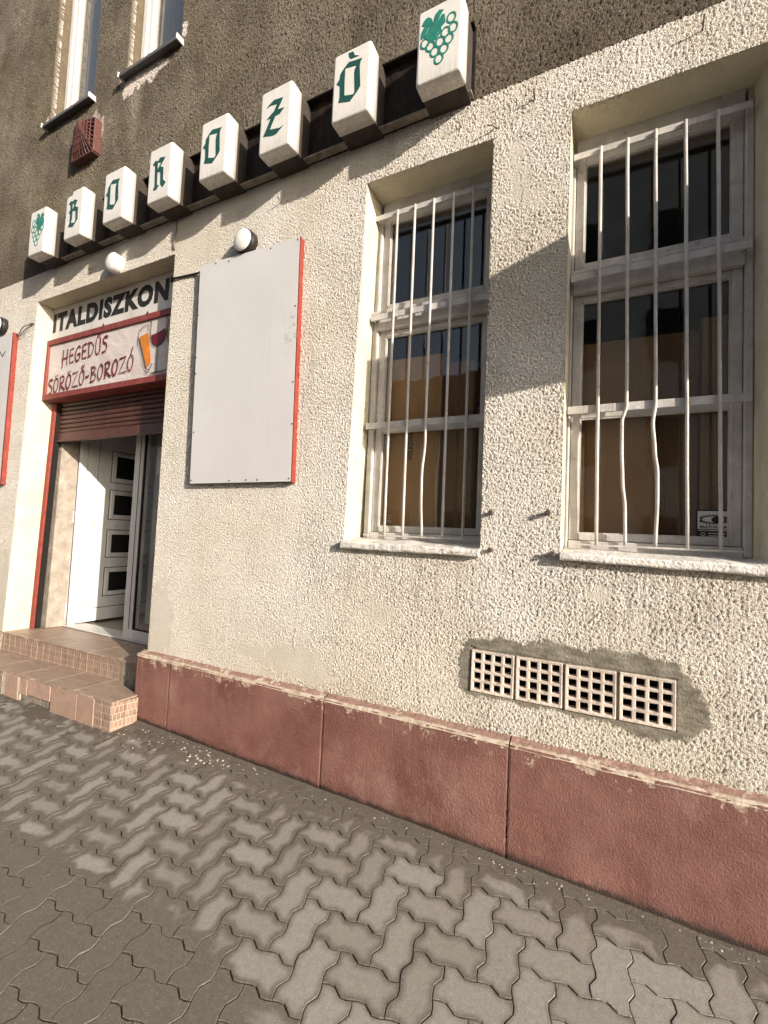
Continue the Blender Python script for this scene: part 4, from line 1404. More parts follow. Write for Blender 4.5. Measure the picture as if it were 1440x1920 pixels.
# --- upper windows
def upper_window(x0, x1):
    yf = 0.10
    reveal_u = []
    v = MB()
    v.add([(x0, -0.002, UB), (x0, -0.002, UTOP), (x0, yf + 0.08, UTOP), (x0, yf + 0.08, UB)], [(0, 1, 2, 3)])
    v.add([(x1, -0.002, UB), (x1, -0.002, UTOP), (x1, yf + 0.08, UTOP), (x1, yf + 0.08, UB)], [(3, 2, 1, 0)])
    v.add([(x0, -0.002, UTOP), (x1, -0.002, UTOP), (x1, yf + 0.08, UTOP), (x0, yf + 0.08, UTOP)], [(0, 1, 2, 3)])
    v.build('upper_reveal', 'brown_reveal', bld)
    w = MB()
    for xx, d in ((x0 + 0.004, 1), (x1 - 0.004, -1)):
        a, b = sorted((xx, xx + d * 0.055)); w.box(a, b, yf, yf + 0.07, UB + 0.01, UTOP - 0.005)
    w.box(x0 + 0.059, x1 - 0.059, yf, yf + 0.07, UB + 0.01, UB + 0.065); w.box(x0 + 0.059, x1 - 0.059, yf, yf + 0.07, UTOP - 0.07, UTOP - 0.005)
    fo = w.build('upper_window', 'white_pvc', bld, 0.005)
    s = MB()
    a, b = x0 + 0.062, x1 - 0.062
    s.box(a, a + 0.05, yf + 0.012, yf + 0.07, UB + 0.068, UTOP - 0.073); s.box(b - 0.05, b, yf + 0.012, yf + 0.07, UB + 0.068, UTOP - 0.073)
    s.box(a + 0.05, b - 0.05, yf + 0.013, yf + 0.07, UB + 0.068, UB + 0.118); s.box(a + 0.05, b - 0.05, yf + 0.013, yf + 0.07, UTOP - 0.123, UTOP - 0.073)
    s.build('sash', 'white_pvc', fo, 0.005)
    wide_pane(a + 0.049, b - 0.049, UB + 0.117, UTOP - 0.122, yf + 0.035, fo)
    cv = []; cf = []
    n = 60
    for i in range(n + 1):
        xx = x0 + (x1 - x0) * i / n
        yy = yf + 0.10 + 0.012 * math.sin(i * 1.1) + 0.006 * math.sin(i * 2.7 + 1)
        cv += [(xx, yy, UB + 0.03), (xx, yy, UTOP - 0.02)]
    for i in range(n):
        cf.append((2 * i, 2 * i + 2, 2 * i + 3, 2 * i + 1))
    obj('curtain', mesh('curtain', cv, cf, True), 'curtain_cloth', fo)
    MB().box(x0 - 0.05, x1 + 0.05, yf + 0.13, yf + 0.16, UB - 0.05, UTOP + 0.05).build('window_back', 'void_dark', bld)
    sl = MB()
    sl.add([(x0 - 0.012, -0.055, UB - 0.022), (x1 + 0.012, -0.055, UB - 0.022), (x1 + 0.012, yf, UB + 0.006), (x0 - 0.012, yf, UB + 0.006),
            (x0 - 0.012, -0.055, UB - 0.048), (x1 + 0.012, -0.055, UB - 0.048), (x1 + 0.012, yf, UB - 0.01), (x0 - 0.012, yf, UB - 0.01)],
           [(0, 1, 2, 3), (7, 6, 5, 4), (0, 4, 5, 1), (1, 5, 6, 2), (2, 6, 7, 3), (3, 7, 4, 0)])
    so = sl.build('upper_sill', 'sheet_sill_grey', fo, 0.002)
    for xx in (x0 - 0.026, x1 + 0.013):
        MB().box(xx, xx + 0.013, -0.060, 0.02, UB - 0.050, UB - 0.006).build('sill_end_cap', 'white_pvc', fo, 0.003)


upper_window(U1L, U1R)
upper_window(U2L, U2R)

# ------------------------------------------------------------------ entrance steps
stp = thing('entrance_steps', (-3.8, -0.1, -1.38), 'two worn brown tiled entrance steps below the open doorway', 'steps')
core = MB()
core.add([(-5.25, -0.268, -1.6), (-2.888, -0.212, -1.6), (-2.862, -0.05, -1.6), (-5.25, 0.1, -1.6),
          (-5.25, -0.268, -1.176), (-2.888, -0.212, -1.176), (-2.862, -0.05, -1.176), (-5.25, 0.1, -1.176)],
         [(0, 3, 2, 1), (4, 5, 6, 7), (0, 1, 5, 4), (1, 2, 6, 5), (2, 3, 7, 6), (3, 0, 4, 7)])
core.build('step_core', 'step_concrete', stp, 0.004)
core2 = MB().add([(-4.90, 0.011, -1.3), (-2.86, 0.062, -1.3), (-2.86, 0.42, -1.3), (-4.90, 0.42, -1.3),
                  (-4.90, 0.011, -1.017), (-2.86, 0.062, -1.017), (-2.86, 0.42, -1.017), (-4.90, 0.42, -1.017)],
                 [(0, 3, 2, 1), (4, 5, 6, 7), (0, 1, 5, 4), (1, 2, 6, 5), (2, 3, 7, 6), (3, 0, 4, 7)])
core2.build('step_core', 'step_concrete', stp, 0.004)


def front_y(x, lower_step):
    return (-0.22 - 0.0375 * (-2.878 - x)) if lower_step else (0.054 - 0.0327 * (-3.229 - x))


def riser(x0, x1, z0, z1, lower_step, mat, dz=0.0, skew=0.0, out=0.0):
    y0 = front_y(x0, lower_step); y1 = front_y(x1, lower_step)
    g = 0.002
    x0 += g; x1 -= g
    o_ = out
    v = [(x0, y0 - o_, z0 + dz), (x1, y1 - o_, z0 + dz + skew), (x1, y1 + 0.008, z0 + dz + skew), (x0, y0 + 0.008, z0 + dz),
         (x0, y0 - o_, z1), (x1, y1 - o_, z1), (x1, y1 + 0.008, z1), (x0, y0 + 0.008, z1)]
    return MB().add(v, [(0, 3, 2, 1), (4, 5, 6, 7), (0, 1, 5, 4), (1, 2, 6, 5), (2, 3, 7, 6), (3, 0, 4, 7)]).build('riser_tile', mat, stp, 0.002)


x = -2.868
k = 0
while x > -4.88:
    x1 = x; x = x - 0.0822
    riser(x, x1, -1.160, -1.0125, False, 'mosaic_tile_glaze', out=random.uniform(0, 0.0015))
    k += 1
lowt = [(-2.966, -2.884, 'mosaic_tile_glaze', 0), (-3.046, -2.970, 'mosaic_tile_glaze', 0), (-3.224, -3.050, 'plain_tile_glaze', 0.0), (-3.524, -3.230, 'plain_tile_glaze', 0.0),
        (-3.806, -3.532, 'plain_tile_glaze', 0.075), (-3.895, -3.812, 'plain_tile_glaze', 0.06), (-4.095, -3.925, 'plain_tile_glaze', 0.0), (-4.20, -4.14, 'mosaic_tile_glaze', 0.0), (-4.28, -4.20, 'mosaic_tile_glaze', 0), (-4.60, -4.285, 'plain_tile_glaze', 0), (-4.92, -4.61, 'plain_tile_glaze', 0)]
for a, b, mt, dz in lowt:
    zb = gz((a + b) / 2, -0.25) - 0.012
    if mt == 'mosaic_tile_glaze':
        riser(a, b, zb + 0.098, -1.1685, True, mt, out=0.001)
        riser(a, b, zb, zb + 0.095, True, mt, out=0.0)
    else:
        riser(a, b, zb + dz, -1.1685, True, mt, 0, random.uniform(-0.012, 0.004) if dz else 0, out=0.003 + random.uniform(0, 0.002))
# pale grout where tiles are missing
gr_ = MB()
for a, b in ((-3.922, -3.897), (-4.137, -4.098)):
    gr_.box(a, b, front_y(a, True) + 0.001, front_y(a, True) + 0.01, -1.36, -1.17)
gr_.build('grout', 'lime_scrap', stp, 0.002)
# right cheek of the lower step
for j in range(2):
    for i in range(2):
        y0 = -0.217 + i * 0.084; y1 = y0 + 0.081
        xa = -2.881 + (y0 + 0.217) * 0.16; xb = -2.881 + (y1 + 0.217) * 0.16
        z0 = -1.372 + j * 0.101; z1 = z0 + 0.098
        MB().add([(xa - 0.006, y0, z0), (xa, y0, z0), (xb, y1, z0), (xb - 0.006, y1, z0), (xa - 0.006, y0, z1), (xa, y0, z1), (xb, y1, z1), (xb - 0.006, y1, z1)],
                 [(0, 3, 2, 1), (4, 5, 6, 7), (0, 1, 5, 4), (1, 2, 6, 5), (2, 3, 7, 6), (3, 0, 4, 7)]).build('cheek_tile', 'mosaic_tile_glaze', stp, 0.0015)


def tread(x0, x1, lower_step, z, yb0, yb1, chip=0):
    y0 = front_y(x0, lower_step) - 0.008; y1 = front_y(x1, lower_step) - 0.008
    n = 12; v = []; f = []
    fr_ = [(x0 + (x1 - x0) * i / n) for i in range(n + 1)]
    top = []
    for i, xx in enumerate(fr_):
        yy = y0 + (y1 - y0) * i / n
        c = max(0, mnoise.noise((xx * 16, z * 3, 2.0)) - 0.12) * 0.030
        top.append((xx, yy + c))
    ring = top + [(x1, yb1), (x0, yb0)]
    m = len(ring)
    for zz_ in (z - 0.011, z):
        v += [(a, b, zz_) for a, b in ring]
    for i in range(m):
        f.append((i, (i + 1) % m, m + (i + 1) % m, m + i))
    f.append(tuple(reversed(range(m)))); f.append(tuple(range(m, 2 * m)))
    return MB().add(v, f).build('tread_tile', 'tread_tile_glaze', stp, 0.0018)


for a, b in ((-3.912, -3.580), (-3.576, -3.244), (-3.240, -2.868), (-4.248, -3.916), (-4.585, -4.252), (-4.88, -4.589)):
    tread(a, b, False, -1.0025, 0.41, 0.41)
for a, b in ((-3.275, -2.866), (-3.605, -3.279), (-3.935, -3.609), (-4.265, -3.939), (-4.595, -4.269), (-4.93, -4.599), (-5.25, -4.934)):
    tread(a, b, True, -1.158, front_y(a, False) + 0.004, front_y(b, False) + 0.004 if b < -2.9 else -0.052)

# ------------------------------------------------------------------ the light-box sign
SX = [-4.456, -3.933, -3.431, -2.928, -2.423, -1.921, -1.409, -0.913]
SW, SH, SZ, SYF = 0.2305, 0.385, 2.197, -0.20
GL = {
 'B': [[(0.045, 0.287), (0.066, 0.306), (0.100, 0.296), (0.113, 0.306), (0.162, 0.290), (0.146, 0.272), (0.135, 0.240), (0.174, 0.231), (0.178, 0.132), (0.148, 0.104), (0.117, 0.083), (0.053, 0.098), (0.072, 0.122), (0.071, 0.198), (0.050, 0.216), (0.070, 0.232), (0.069, 0.272), (0.054, 0.276)],
       [(0.097, 0.276), (0.120, 0.270), (0.106, 0.228), (0.097, 0.246)], [(0.101, 0.214), (0.130, 0.212), (0.147, 0.196), (0.150, 0.124), (0.139, 0.112), (0.092, 0.124), (0.103, 0.155)]],
 'R': [[(0.043, 0.276), (0.068, 0.296), (0.095, 0.284), (0.113, 0.304), (0.170, 0.291), (0.124, 0.238), (0.156, 0.222), (0.160, 0.134), (0.191, 0.106), (0.158, 0.080), (0.134, 0.110), (0.129, 0.186), (0.122, 0.200), (0.096, 0.206), (0.100, 0.117), (0.122, 0.104), (0.092, 0.080), (0.064, 0.086), (0.063, 0.096), (0.076, 0.108), (0.066, 0.261), (0.049, 0.266)],
       [(0.093, 0.275), (0.128, 0.266), (0.109, 0.238), (0.096, 0.226)]],
 'O': [[(0.099, 0.312), (0.181, 0.300), (0.170, 0.283), (0.167, 0.261), (0.177, 0.146), (0.154, 0.119), (0.116, 0.086), (0.044, 0.106), (0.051, 0.136), (0.048, 0.198), (0.026, 0.217), (0.045, 0.238), (0.048, 0.266), (0.073, 0.293)],
       [(0.077, 0.286), (0.148, 0.274), (0.139, 0.257), (0.136, 0.238), (0.144, 0.128), (0.134, 0.117), (0.080, 0.132), (0.077, 0.208)]],
 'Z': [[(0.046, 0.277), (0.067, 0.291), (0.101, 0.308), (0.170, 0.298), (0.153, 0.268), (0.133, 0.238), (0.184, 0.232), (0.150, 0.205), (0.119, 0.204), (0.097, 0.165), (0.082, 0.134), (0.154, 0.118), (0.183, 0.124), (0.135, 0.091), (0.108, 0.088), (0.033, 0.108), (0.056, 0.148), (0.084, 0.202), (0.052, 0.204), (0.088, 0.227), (0.106, 0.236), (0.126, 0.275), (0.080, 0.282)]],
}
ACC = [(0.093, 0.365), (0.123, 0.361), (0.133, 0.336), (0.160, 0.322), (0.111, 0.325), (0.098, 0.343)]
RINGS = [(0.175, 0.278), (0.186, 0.224), (0.148, 0.217), (0.166, 0.176), (0.122, 0.181), (0.143, 0.136), (0.096, 0.142), (0.119, 0.096), (0.072, 0.180), (0.044, 0.207)]
LEAF = [(0.029, 0.317), (0.034, 0.328), (0.053, 0.338), (0.072, 0.325), (0.096, 0.268), (0.086, 0.310), (0.092, 0.332), (0.111, 0.348), (0.137, 0.338), (0.124, 0.326), (0.104, 0.285), (0.128, 0.318), (0.142, 0.311), (0.145, 0.268), (0.124, 0.252), (0.129, 0.234), (0.104, 0.202), (0.080, 0.194), (0.058, 0.217), (0.040, 0.240), (0.020, 0.236), (0.022, 0.270), (0.038, 0.300), (0.024, 0.305)]
VEIN = [[(0.044, 0.252), (0.048, 0.251), (0.066, 0.284), (0.062, 0.286)], [(0.100, 0.213), (0.105, 0.216), (0.118, 0.243), (0.112, 0.240)], [(0.077, 0.262), (0.080, 0.262), (0.083, 0.290), (0.080, 0.291)]]


def rr(w, h, r, notch=0):
    pts = []
    for cx, cz, a0 in ((w - r, r, -90), (w - r, h - r, 0), (r, h - r, 90), (r, r, 180)):
        for k in range(5):
            a = math.radians(a0 + 22.5 * k)
            pts.append((cx + r * math.cos(a), cz + r * math.sin(a)))
        if notch and a0 == 0:
            pts += [(w * 0.40, h), (w * 0.37, h - 0.010), (w * 0.36, h - 0.022), (w * 0.33, h - 0.028)] if notch == 1 else [(w * 0.985, h), (w * 0.96, h - 0.001)]
        if notch == 1 and a0 == 0:
            pts += [(0.022, h - 0.030), (0.004, h - 0.045)]
        if notch == 1 and a0 == 90:
            del pts[-5:]
    return pts


def cover_mesh(notch=0):
    ol = rr(SW, SH, 0.014, notch)
    n = len(ol)
    v = []; f = []
    cx, cz = SW / 2, SH / 2

    def sc(p, ins):
        return (cx + (p[0] - cx) * (SW / 2 - ins) / (SW / 2), cz + (p[1] - cz) * (SH / 2 - ins) / (SH / 2))
    levels = [(0.0, 0.088), (0.0, 0.012), (0.0022, 0.005), (0.0065, 0.0012), (0.013, 0.0)]
    for ins, y in levels:
        v += [(sc(p, ins)[0], y, sc(p, ins)[1]) for p in ol]
    for k in range(len(levels) - 1):
        for i in range(n):
            f.append((k * n + i, k * n + (i + 1) % n, (k + 1) * n + (i + 1) % n, (k + 1) * n + i))
    f.append(tuple((len(levels) - 1) * n + i for i in range(n)))
    f.append(tuple(reversed(range(n))))
    me = mesh('cover', v, f)
    bm = bmesh.new(); bm.from_mesh(me); bmesh.ops.recalc_face_normals(bm, faces=bm.faces); bm.to_mesh(me); bm.free()
    me.polygons.foreach_set('use_smooth', [len(p.vertices) == 4 for p in me.polygons])
    me.materials.append(M['opal_plastic'])
    return me


def back_mesh():
    b = MB()
    b.box(0.006, SW - 0.006, 0.094, 0.199, 0.006, SH - 0.008)
    b.box(0.001, SW - 0.001, 0.0885, 0.0935, 0.001, SH - 0.002)
    b.box(-0.006, SW + 0.006, 0.172, 0.178, 0.0, SH - 0.004) if False else None
    me = mesh('housing', b.v, b.f); me.materials.append(M['box_metal'])
    return me


cov, cov_n, hous = cover_mesh(), cover_mesh(1), back_mesh()
boxes = [('grape_l', 'light box with green grapes at the far left end of the pub sign'), ('B', 'white light box bearing a dark green blackletter B, chipped top corner'),
         ('O', 'white light box with dark green O between the B and R boxes'), ('R', 'white light box bearing a dark green blackletter R'),
         ('O', 'white light box with dark green O between the R and Z boxes'), ('Z', 'white light box bearing a dark green blackletter Z'),
         ('OA', 'white light box with dark green accented O beside the big grape box'), ('grape_r', 'light box with green grapes at the near right end of the pub sign')]
for k, (g, lab) in enumerate(boxes):
    t = thing('sign_light_box', (SX[k], SYF, SZ + (0.006 if k in (1, 4) else 0)), lab, 'sign', 'light boxes spelling out the pub sign')
    t.rotation_euler = (0, random.uniform(-0.006, 0.006), random.uniform(-0.01, 0.01)) if k not in (0, 7) else (0, 0, 0)
    co = bpy.data.objects.new('cover', cov_n if k == 1 else cov); link(co, t)
    ho = bpy.data.objects.new('housing', hous); link(ho, t)
    md = ho.modifiers.new('bevel', 'BEVEL'); md.width = 0.003; md.segments = 2
    if g in GL:
        obj('letter', poly_mesh('letter', GL[g], 0.0012, -0.0003), 'letter_green', t, True)
    elif g == 'OA':
        lo = obj('letter', poly_mesh('letter', GL['O'], 0.0012, -0.0003), 'letter_green', t, True)
        obj('accent', poly_mesh('accent', [ACC], 0.0012, -0.0003), 'letter_green', t, True)
    else:
        mir = (lambda p: (SW + 0.008 - p[0], p[1])) if g == 'grape_l' else (lambda p: p)
        em = obj('grape_emblem', poly_mesh('grape_emblem', [[mir(p) for p in LEAF]] + [[mir(p) for p in q] for q in VEIN], 0.0012, -0.0006), 'grape_green', t, True)
        for i, (rx, rz) in enumerate(RINGS):
            c = [(rx + 0.0255 * math.cos(a) * 0.98, rz + 0.0285 * math.sin(a)) for a in np.linspace(0, 2 * math.pi, 28, endpoint=False)]
            ci = [(rx + 0.0175 * math.cos(a) * 0.98, rz + 0.0200 * math.sin(a)) for a in np.linspace(0, 2 * math.pi, 28, endpoint=False)]
            obj('grape_ring', poly_mesh('grape_ring', [[mir(p) for p in c], [mir(p) for p in ci]], 0.001, -0.0003 - 0.00006 * i), 'grape_green', em, True)

rail = thing('sign_rail', (-2.6, 0, 2.22), 'dark rusty metal channel along the wall behind the sign light boxes', 'sign rail')
rb = MB().box(-4.47, -0.672, -0.014, -0.001, 2.222, 2.588)
rb.build('back_plate', 'rusty_iron', rail, 0.002)
fl = MB().box(-4.47, -0.672, -0.055, -0.0145, 2.577, 2.588)
fl.build('top_flange', 'rusty_iron', rail, 0.002)
fl = MB().box(-4.47, -0.672, -0.060, -0.0145, 2.211, 2.221)
fl.build('bottom_flange', 'rail_lip_metal', rail, 0.002)
# overlapping sheet joints on the plate
for xx in (-3.6, -2.2, -1.15):
    MB().box(xx, xx + 0.05, -0.017, -0.0142, 2.222, 2.576).build('joint_strip', 'rusty_iron', rail, 0.001)

# ------------------------------------------------------------------ discount-drinks board and pub banner over the door
t = thing('lettered_board', (-3.78, 0.14, 1.62), 'white board with black capitals ITALDISZKONT tucked under the door lintel', 'sign')
MB().box(-4.705, D_R + 0.002, 0.136, 0.150, 1.60, 1.944).build('panel', 'sign_white', t, 0.002)
obj('lettering', text_mesh('lettering', 'ITALDISZKONT', -4.665, -2.925, 1.716, 1.896, 0.1355, bold=0.058, slant=0.03, rot=0.004), 'print_black', t)

t = thing('pub_banner', (-3.78, 0.12, 1.06), 'red framed pub banner with brushed red lettering and painted glasses above the shutter', 'banner')
BX0, BX1, BZ0, BZ1 = -4.700, D_R + 0.003, 1.085, 1.640
bf = MB()
bf.box(BX0, BX1, 0.108, 0.200, BZ1 - 0.050, BZ1); bf.box(BX0, BX1, 0.108, 0.255, BZ0, BZ0 + 0.050)
bf.box(BX0, BX0 + 0.042, 0.1085, 0.200, BZ0 + 0.0505, BZ1 - 0.0505)
bf.build('frame', 'dull_red_paint', t, 0.004)
bxs = MB().box(BX0 + 0.002, BX1, 0.202, 0.2345, BZ0 + 0.051, BZ1 - 0.001).build('box_back', 'dull_red_paint', t)
n1, n2 = 60, 20
xv = np.linspace(BX0 + 0.043, BX1, n1); zv = np.linspace(BZ0 + 0.0505, BZ1 - 0.0505, n2)
X, Z = np.meshgrid(xv, zv, indexing='ij')
xx, zz_ = X.ravel(), Z.ravel()
edge = np.minimum(1, np.minimum(np.minimum(zz_ - zv[0], zv[-1] - zz_) / 0.09, (xx - xv[0]) / 0.12))
yy = 0.124 + edge * 0.004 * vnoise(xx, zz_ * 1.6 + xx * 0.6, 4.2, 3.3)
vid = np.arange(n1 * n2).reshape(n1, n2)
q = np.stack([vid[:-1, :-1].ravel(), vid[1:, :-1].ravel(), vid[1:, 1:].ravel(), vid[:-1, 1:].ravel()], 1)
obj('banner_cloth', fast_mesh('banner_cloth', np.stack([xx, yy, zz_], 1), q), 'banner_vinyl', t)
tk = MB()
for xq in (-3.86, -3.30):
    tk.add([(xq, 0.106, BZ1 - 0.004), (xq + 0.03, 0.106, BZ1 - 0.002), (xq + 0.018, 0.104, BZ1 + 0.018), (xq, 0.1085, BZ1 - 0.003), (xq + 0.03, 0.1085, BZ1 - 0.001), (xq + 0.018, 0.1075, BZ1 + 0.018)],
           [(0, 1, 2), (5, 4, 3), (0, 3, 4, 1), (1, 4, 5, 2), (2, 5, 3, 0)])
tk.build('clip', 'shutter_brown', t)

# hand-brushed capitals as strokes
STROKES = {
 'H': (0.62, [[(0.08, 1.05), (0.05, -0.12)], [(0.50, 1.0), (0.52, -0.02)], [(-0.02, 0.45), (0.58, 0.50)]]),
 'E': (0.50, [[(0.44, 0.97), (0.08, 0.92), (0.10, 0.02), (0.48, 0.05)], [(0.10, 0.50), (0.40, 0.54)]]),
 'G': (0.60, [[(0.52, 0.86), (0.38, 0.98), (0.15, 0.80), (0.06, 0.42), (0.16, 0.06), (0.38, 0.02), (0.52, 0.22), (0.50, 0.44), (0.28, 0.42)]]),
 'D': (0.60, [[(0.10, 0.98), (0.12, 0.0)], [(-0.02, 0.94), (0.30, 0.92), (0.54, 0.62), (0.50, 0.30), (0.32, 0.08), (0.06, 0.0)]]),
 'U': (0.56, [[(0.10, 0.98), (0.07, 0.35), (0.20, 0.02), (0.38, 0.05), (0.48, 0.35), (0.46, 1.0)], [(0.18, 1.12), (0.26, 1.30)], [(0.34, 1.12), (0.43, 1.30)]]),
 'S': (0.52, [[(0.48, 0.90), (0.34, 1.0), (0.14, 0.88), (0.14, 0.66), (0.36, 0.50), (0.46, 0.28), (0.34, 0.04), (0.06, 0.0)]]),
 'O': (0.56, [[(0.28, 0.98), (0.10, 0.72), (0.06, 0.32), (0.20, 0.02), (0.38, 0.10), (0.50, 0.48), (0.46, 0.82), (0.28, 0.98)]]),
 'R': (0.58, [[(0.10, 0.96), (0.10, 0.0)], [(0.02, 0.92), (0.32, 0.98), (0.46, 0.80), (0.36, 0.58), (0.12, 0.46), (0.34, 0.22), (0.60, 0.0)]]),
 'Z': (0.60, [[(0.04, 0.92), (0.56, 0.98), (0.30, 0.50), (0.02, 0.04), (0.62, 0.02)]]),
 'B': (0.56, [[(0.10, 0.98), (0.10, -0.02)], [(0.02, 0.94), (0.36, 0.92), (0.42, 0.72), (0.14, 0.54), (0.44, 0.44), (0.50, 0.20), (0.30, 0.02), (0.0, 0.02)]]),
 '-': (0.40, [[(0.04, 0.42), (0.34, 0.46)]]),
}


def brush_word(body, x0, z0, x1, z1, hgt, wdt=0.0165):
    """Lettering along the line (x0,z0)-(x1,z1); each stroke a thin ribbon a hair in front of the last."""
    tot = sum(STROKES[c.upper() if c not in 'öőó' else 'O'][0] + 0.08 for c in body)
    L = math.hypot(x1 - x0, z1 - z0); s = L / tot
    ux, uz = (x1 - x0) / L, (z1 - z0) / L
    cur = 0.0; mb = MB(); lay = 0
    for c in body:
        base = 'O' if c in 'öőó' else c
        w, st = STROKES[base]
        st = list(st)
        if c == 'ö':
            st += [[(0.18, 1.10), (0.20, 1.15)], [(0.38, 1.12), (0.40, 1.17)]]
        if c == 'ő':
            st += [[(0.20, 1.10), (0.28, 1.28)], [(0.36, 1.10), (0.46, 1.28)]]
        if c == 'ó':
            st += [[(0.30, 1.10), (0.40, 1.40)]]
        for pl in st:
            pts = []
            P = [Vector((cur + px, pz_)) for px, pz_ in pl]
            if len(P) > 3:        # Catmull-Rom
                Q = [P[0]] + P + [P[-1]]
                for i in range(1, len(Q) - 2):
                    for tt in np.linspace(0, 1, 5, endpoint=False):
                        a, b, c_, d = Q[i - 1], Q[i], Q[i + 1], Q[i + 2]
                        pts.append(0.5 * ((2 * b) + (c_ - a) * tt + (2 * a - 5 * b + 4 * c_ - d) * tt ** 2 + (3 * b - a - 3 * c_ + d) * tt ** 3))
                pts.append(P[-1])
                if base == 'Z' or base == 'E':
                    pts = P
            else:
                pts = P
            W3 = [(x0 + ux * p.x * s - uz * p.y * hgt * 0.0, z0 + uz * p.x * s + p.y * hgt) for p in pts]
            lay += 1
            v = []; f = []
            y = 0.1165 - 0.00004 * lay
            n = len(W3)
            for i in range(n):
                a = Vector(W3[max(0, i - 1)]); b = Vector(W3[min(n - 1, i + 1)])
                d = (b - a); d = d.normalized() if d.length > 1e-9 else Vector((1, 0))
                nn = Vector((-d.y, d.x)) * wdt / 2 * (0.88 + 0.22 * math.sin(2.2 * i / max(1, n - 1) + lay))
                p = Vector(W3[i])
                e_ = d * (-wdt * 0.3 if i == 0 else (wdt * 0.3 if i == n - 1 else 0))
                v += [(p.x + nn.x + e_.x, y, p.y + nn.y + e_.y), (p.x - nn.x + e_.x, y, p.y - nn.y + e_.y)]
            for i in range(n - 1):
                f.append((2 * i, 2 * i + 1, 2 * i + 3, 2 * i + 2))
            mb.add(v, f)
        cur += w + 0.08
    return mb


w1 = brush_word('HEGEDUS', -4.435, 1.375, -3.770, 1.420, 0.132)
w1.build('lettering', 'brush_red', t)
w2 = brush_word('SöRöZő-BOROZó', -4.635, 1.135, -3.410, 1.215, 0.132)
w2.build('lettering', 'brush_red', t)


def flat(pts, y, mat, name, parent):
    return obj(name, poly_mesh(name, [pts], 0.0006, 0, (0, y, 0)), mat, parent)


# painted beer glass, wine glasses (leaning tumbler, goblet, third glass cut by the pier)
flat([(-3.370, 1.468), (-3.268, 1.488), (-3.212, 1.250), (-3.262, 1.212)], 0.1150, 'beer_orange', 'painted_beer', t)
ol_ = MB()


def pline(pts, w=0.006, y=0.1142):
    for a, b in zip(pts, pts[1:]):
        ol_.bar((a[0], y, a[1]), (b[0], y, b[1]), w, 0.0008, (0, 1, 0))


pline([(-3.385, 1.40), (-3.388, 1.46), (-3.375, 1.52), (-3.330, 1.545), (-3.275, 1.555), (-3.262, 1.50)], 0.004)
pline([(-3.385, 1.47), (-3.345, 1.36), (-3.275, 1.205), (-3.225, 1.185), (-3.195, 1.235)], 0.006, 0.1139)
pline([(-3.275, 1.19), (-3.262, 1.165), (-3.235, 1.165)], 0.005, 0.1136)
gob = [(-3.235, 1.585)] + [(-3.145 + 0.092 * math.cos(a), 1.46 + 0.095 * math.sin(a)) for a in np.linspace(math.radians(185), math.radians(355), 14)] + [(-3.058, 1.60)]
pline(gob, 0.006, 0.1133)
pline([(-3.235, 1.585), (-3.15, 1.612), (-3.058, 1.60)], 0.004, 0.1131)
pline([(-3.142, 1.365), (-3.138, 1.165)], 0.006, 0.1130)
pline([(-3.215, 1.155), (-3.14, 1.165), (-3.06, 1.150)], 0.006, 0.1128)
pline([(-3.19, 1.075 + 0.075), (-3.02, 1.165), (-2.9, 1.20)], 0.006, 0.1126)
pline([(-3.035, 1.56), (-3.045, 1.44), (-2.99, 1.27), (-2.95, 1.22)], 0.006, 0.1124)
ol_.build('painted_outline', 'print_black', t)
wn_ = [(-3.145 + 0.084 * math.cos(a), 1.46 + 0.088 * math.sin(a)) for a in np.linspace(math.radians(180), math.radians(360), 18)]
flat(wn_ + [(-3.07, 1.492), (-3.15, 1.470)], 0.1147, 'wine_red', 'painted_wine', t)
flat([(-3.030, 1.545), (-2.88, 1.56), (-2.88, 1.25), (-2.965, 1.245), (-3.035, 1.42)], 0.1145, 'wine_gold', 'painted_wine', t)

# ------------------------------------------------------------------ blank boards
def board_material():
    m2 = NB('board_sheet_worn')
    c = m2.co()
    x, y_, z = m2.xyz(c)
    cc = m2.mix(m2.mr(m2.noise(c, 2.2, 4, 0.6), 0.35, 0.7), (0.585, 0.57, 0.575), (0.63, 0.615, 0.615))
    edge = m2.ma('MULTIPLY', m2.mr(x, -1.80, -1.71), m2.ma('MULTIPLY', m2.mr(z, 1.0, 1.1), m2.mr(z, 1.36, 1.25)))
    sm_ = m2.mr(m2.noise(m2.mp(c, (1, 1, 0.7)), 42, 4, 0.7), 0.56, 0.64, 0, 0.8)
    cc = m2.mix(m2.ma('MULTIPLY', edge, sm_), cc, (0.12, 0.11, 0.10))
    drip = m2.mr(m2.noise(m2.mp(c, (30, 1, 0.6)), 1.0, 4, 0.65), 0.60, 0.74, 0, 0.22)
    cc = m2.mix(drip, cc, (0.40, 0.37, 0.345))
    spk = m2.mr(m2.noise(c, 60, 2, 0.5), 0.74, 0.78, 0, 0.6)
    cc = m2.mix(spk, cc, (0.25, 0.22, 0.20))
    m2.bump(m2.noise(c, 1.6, 2, 0.4), 0.006, 0.5)
    M['board_sheet_worn'] = m2.fin(cc, 0.45, 0, 0.4)


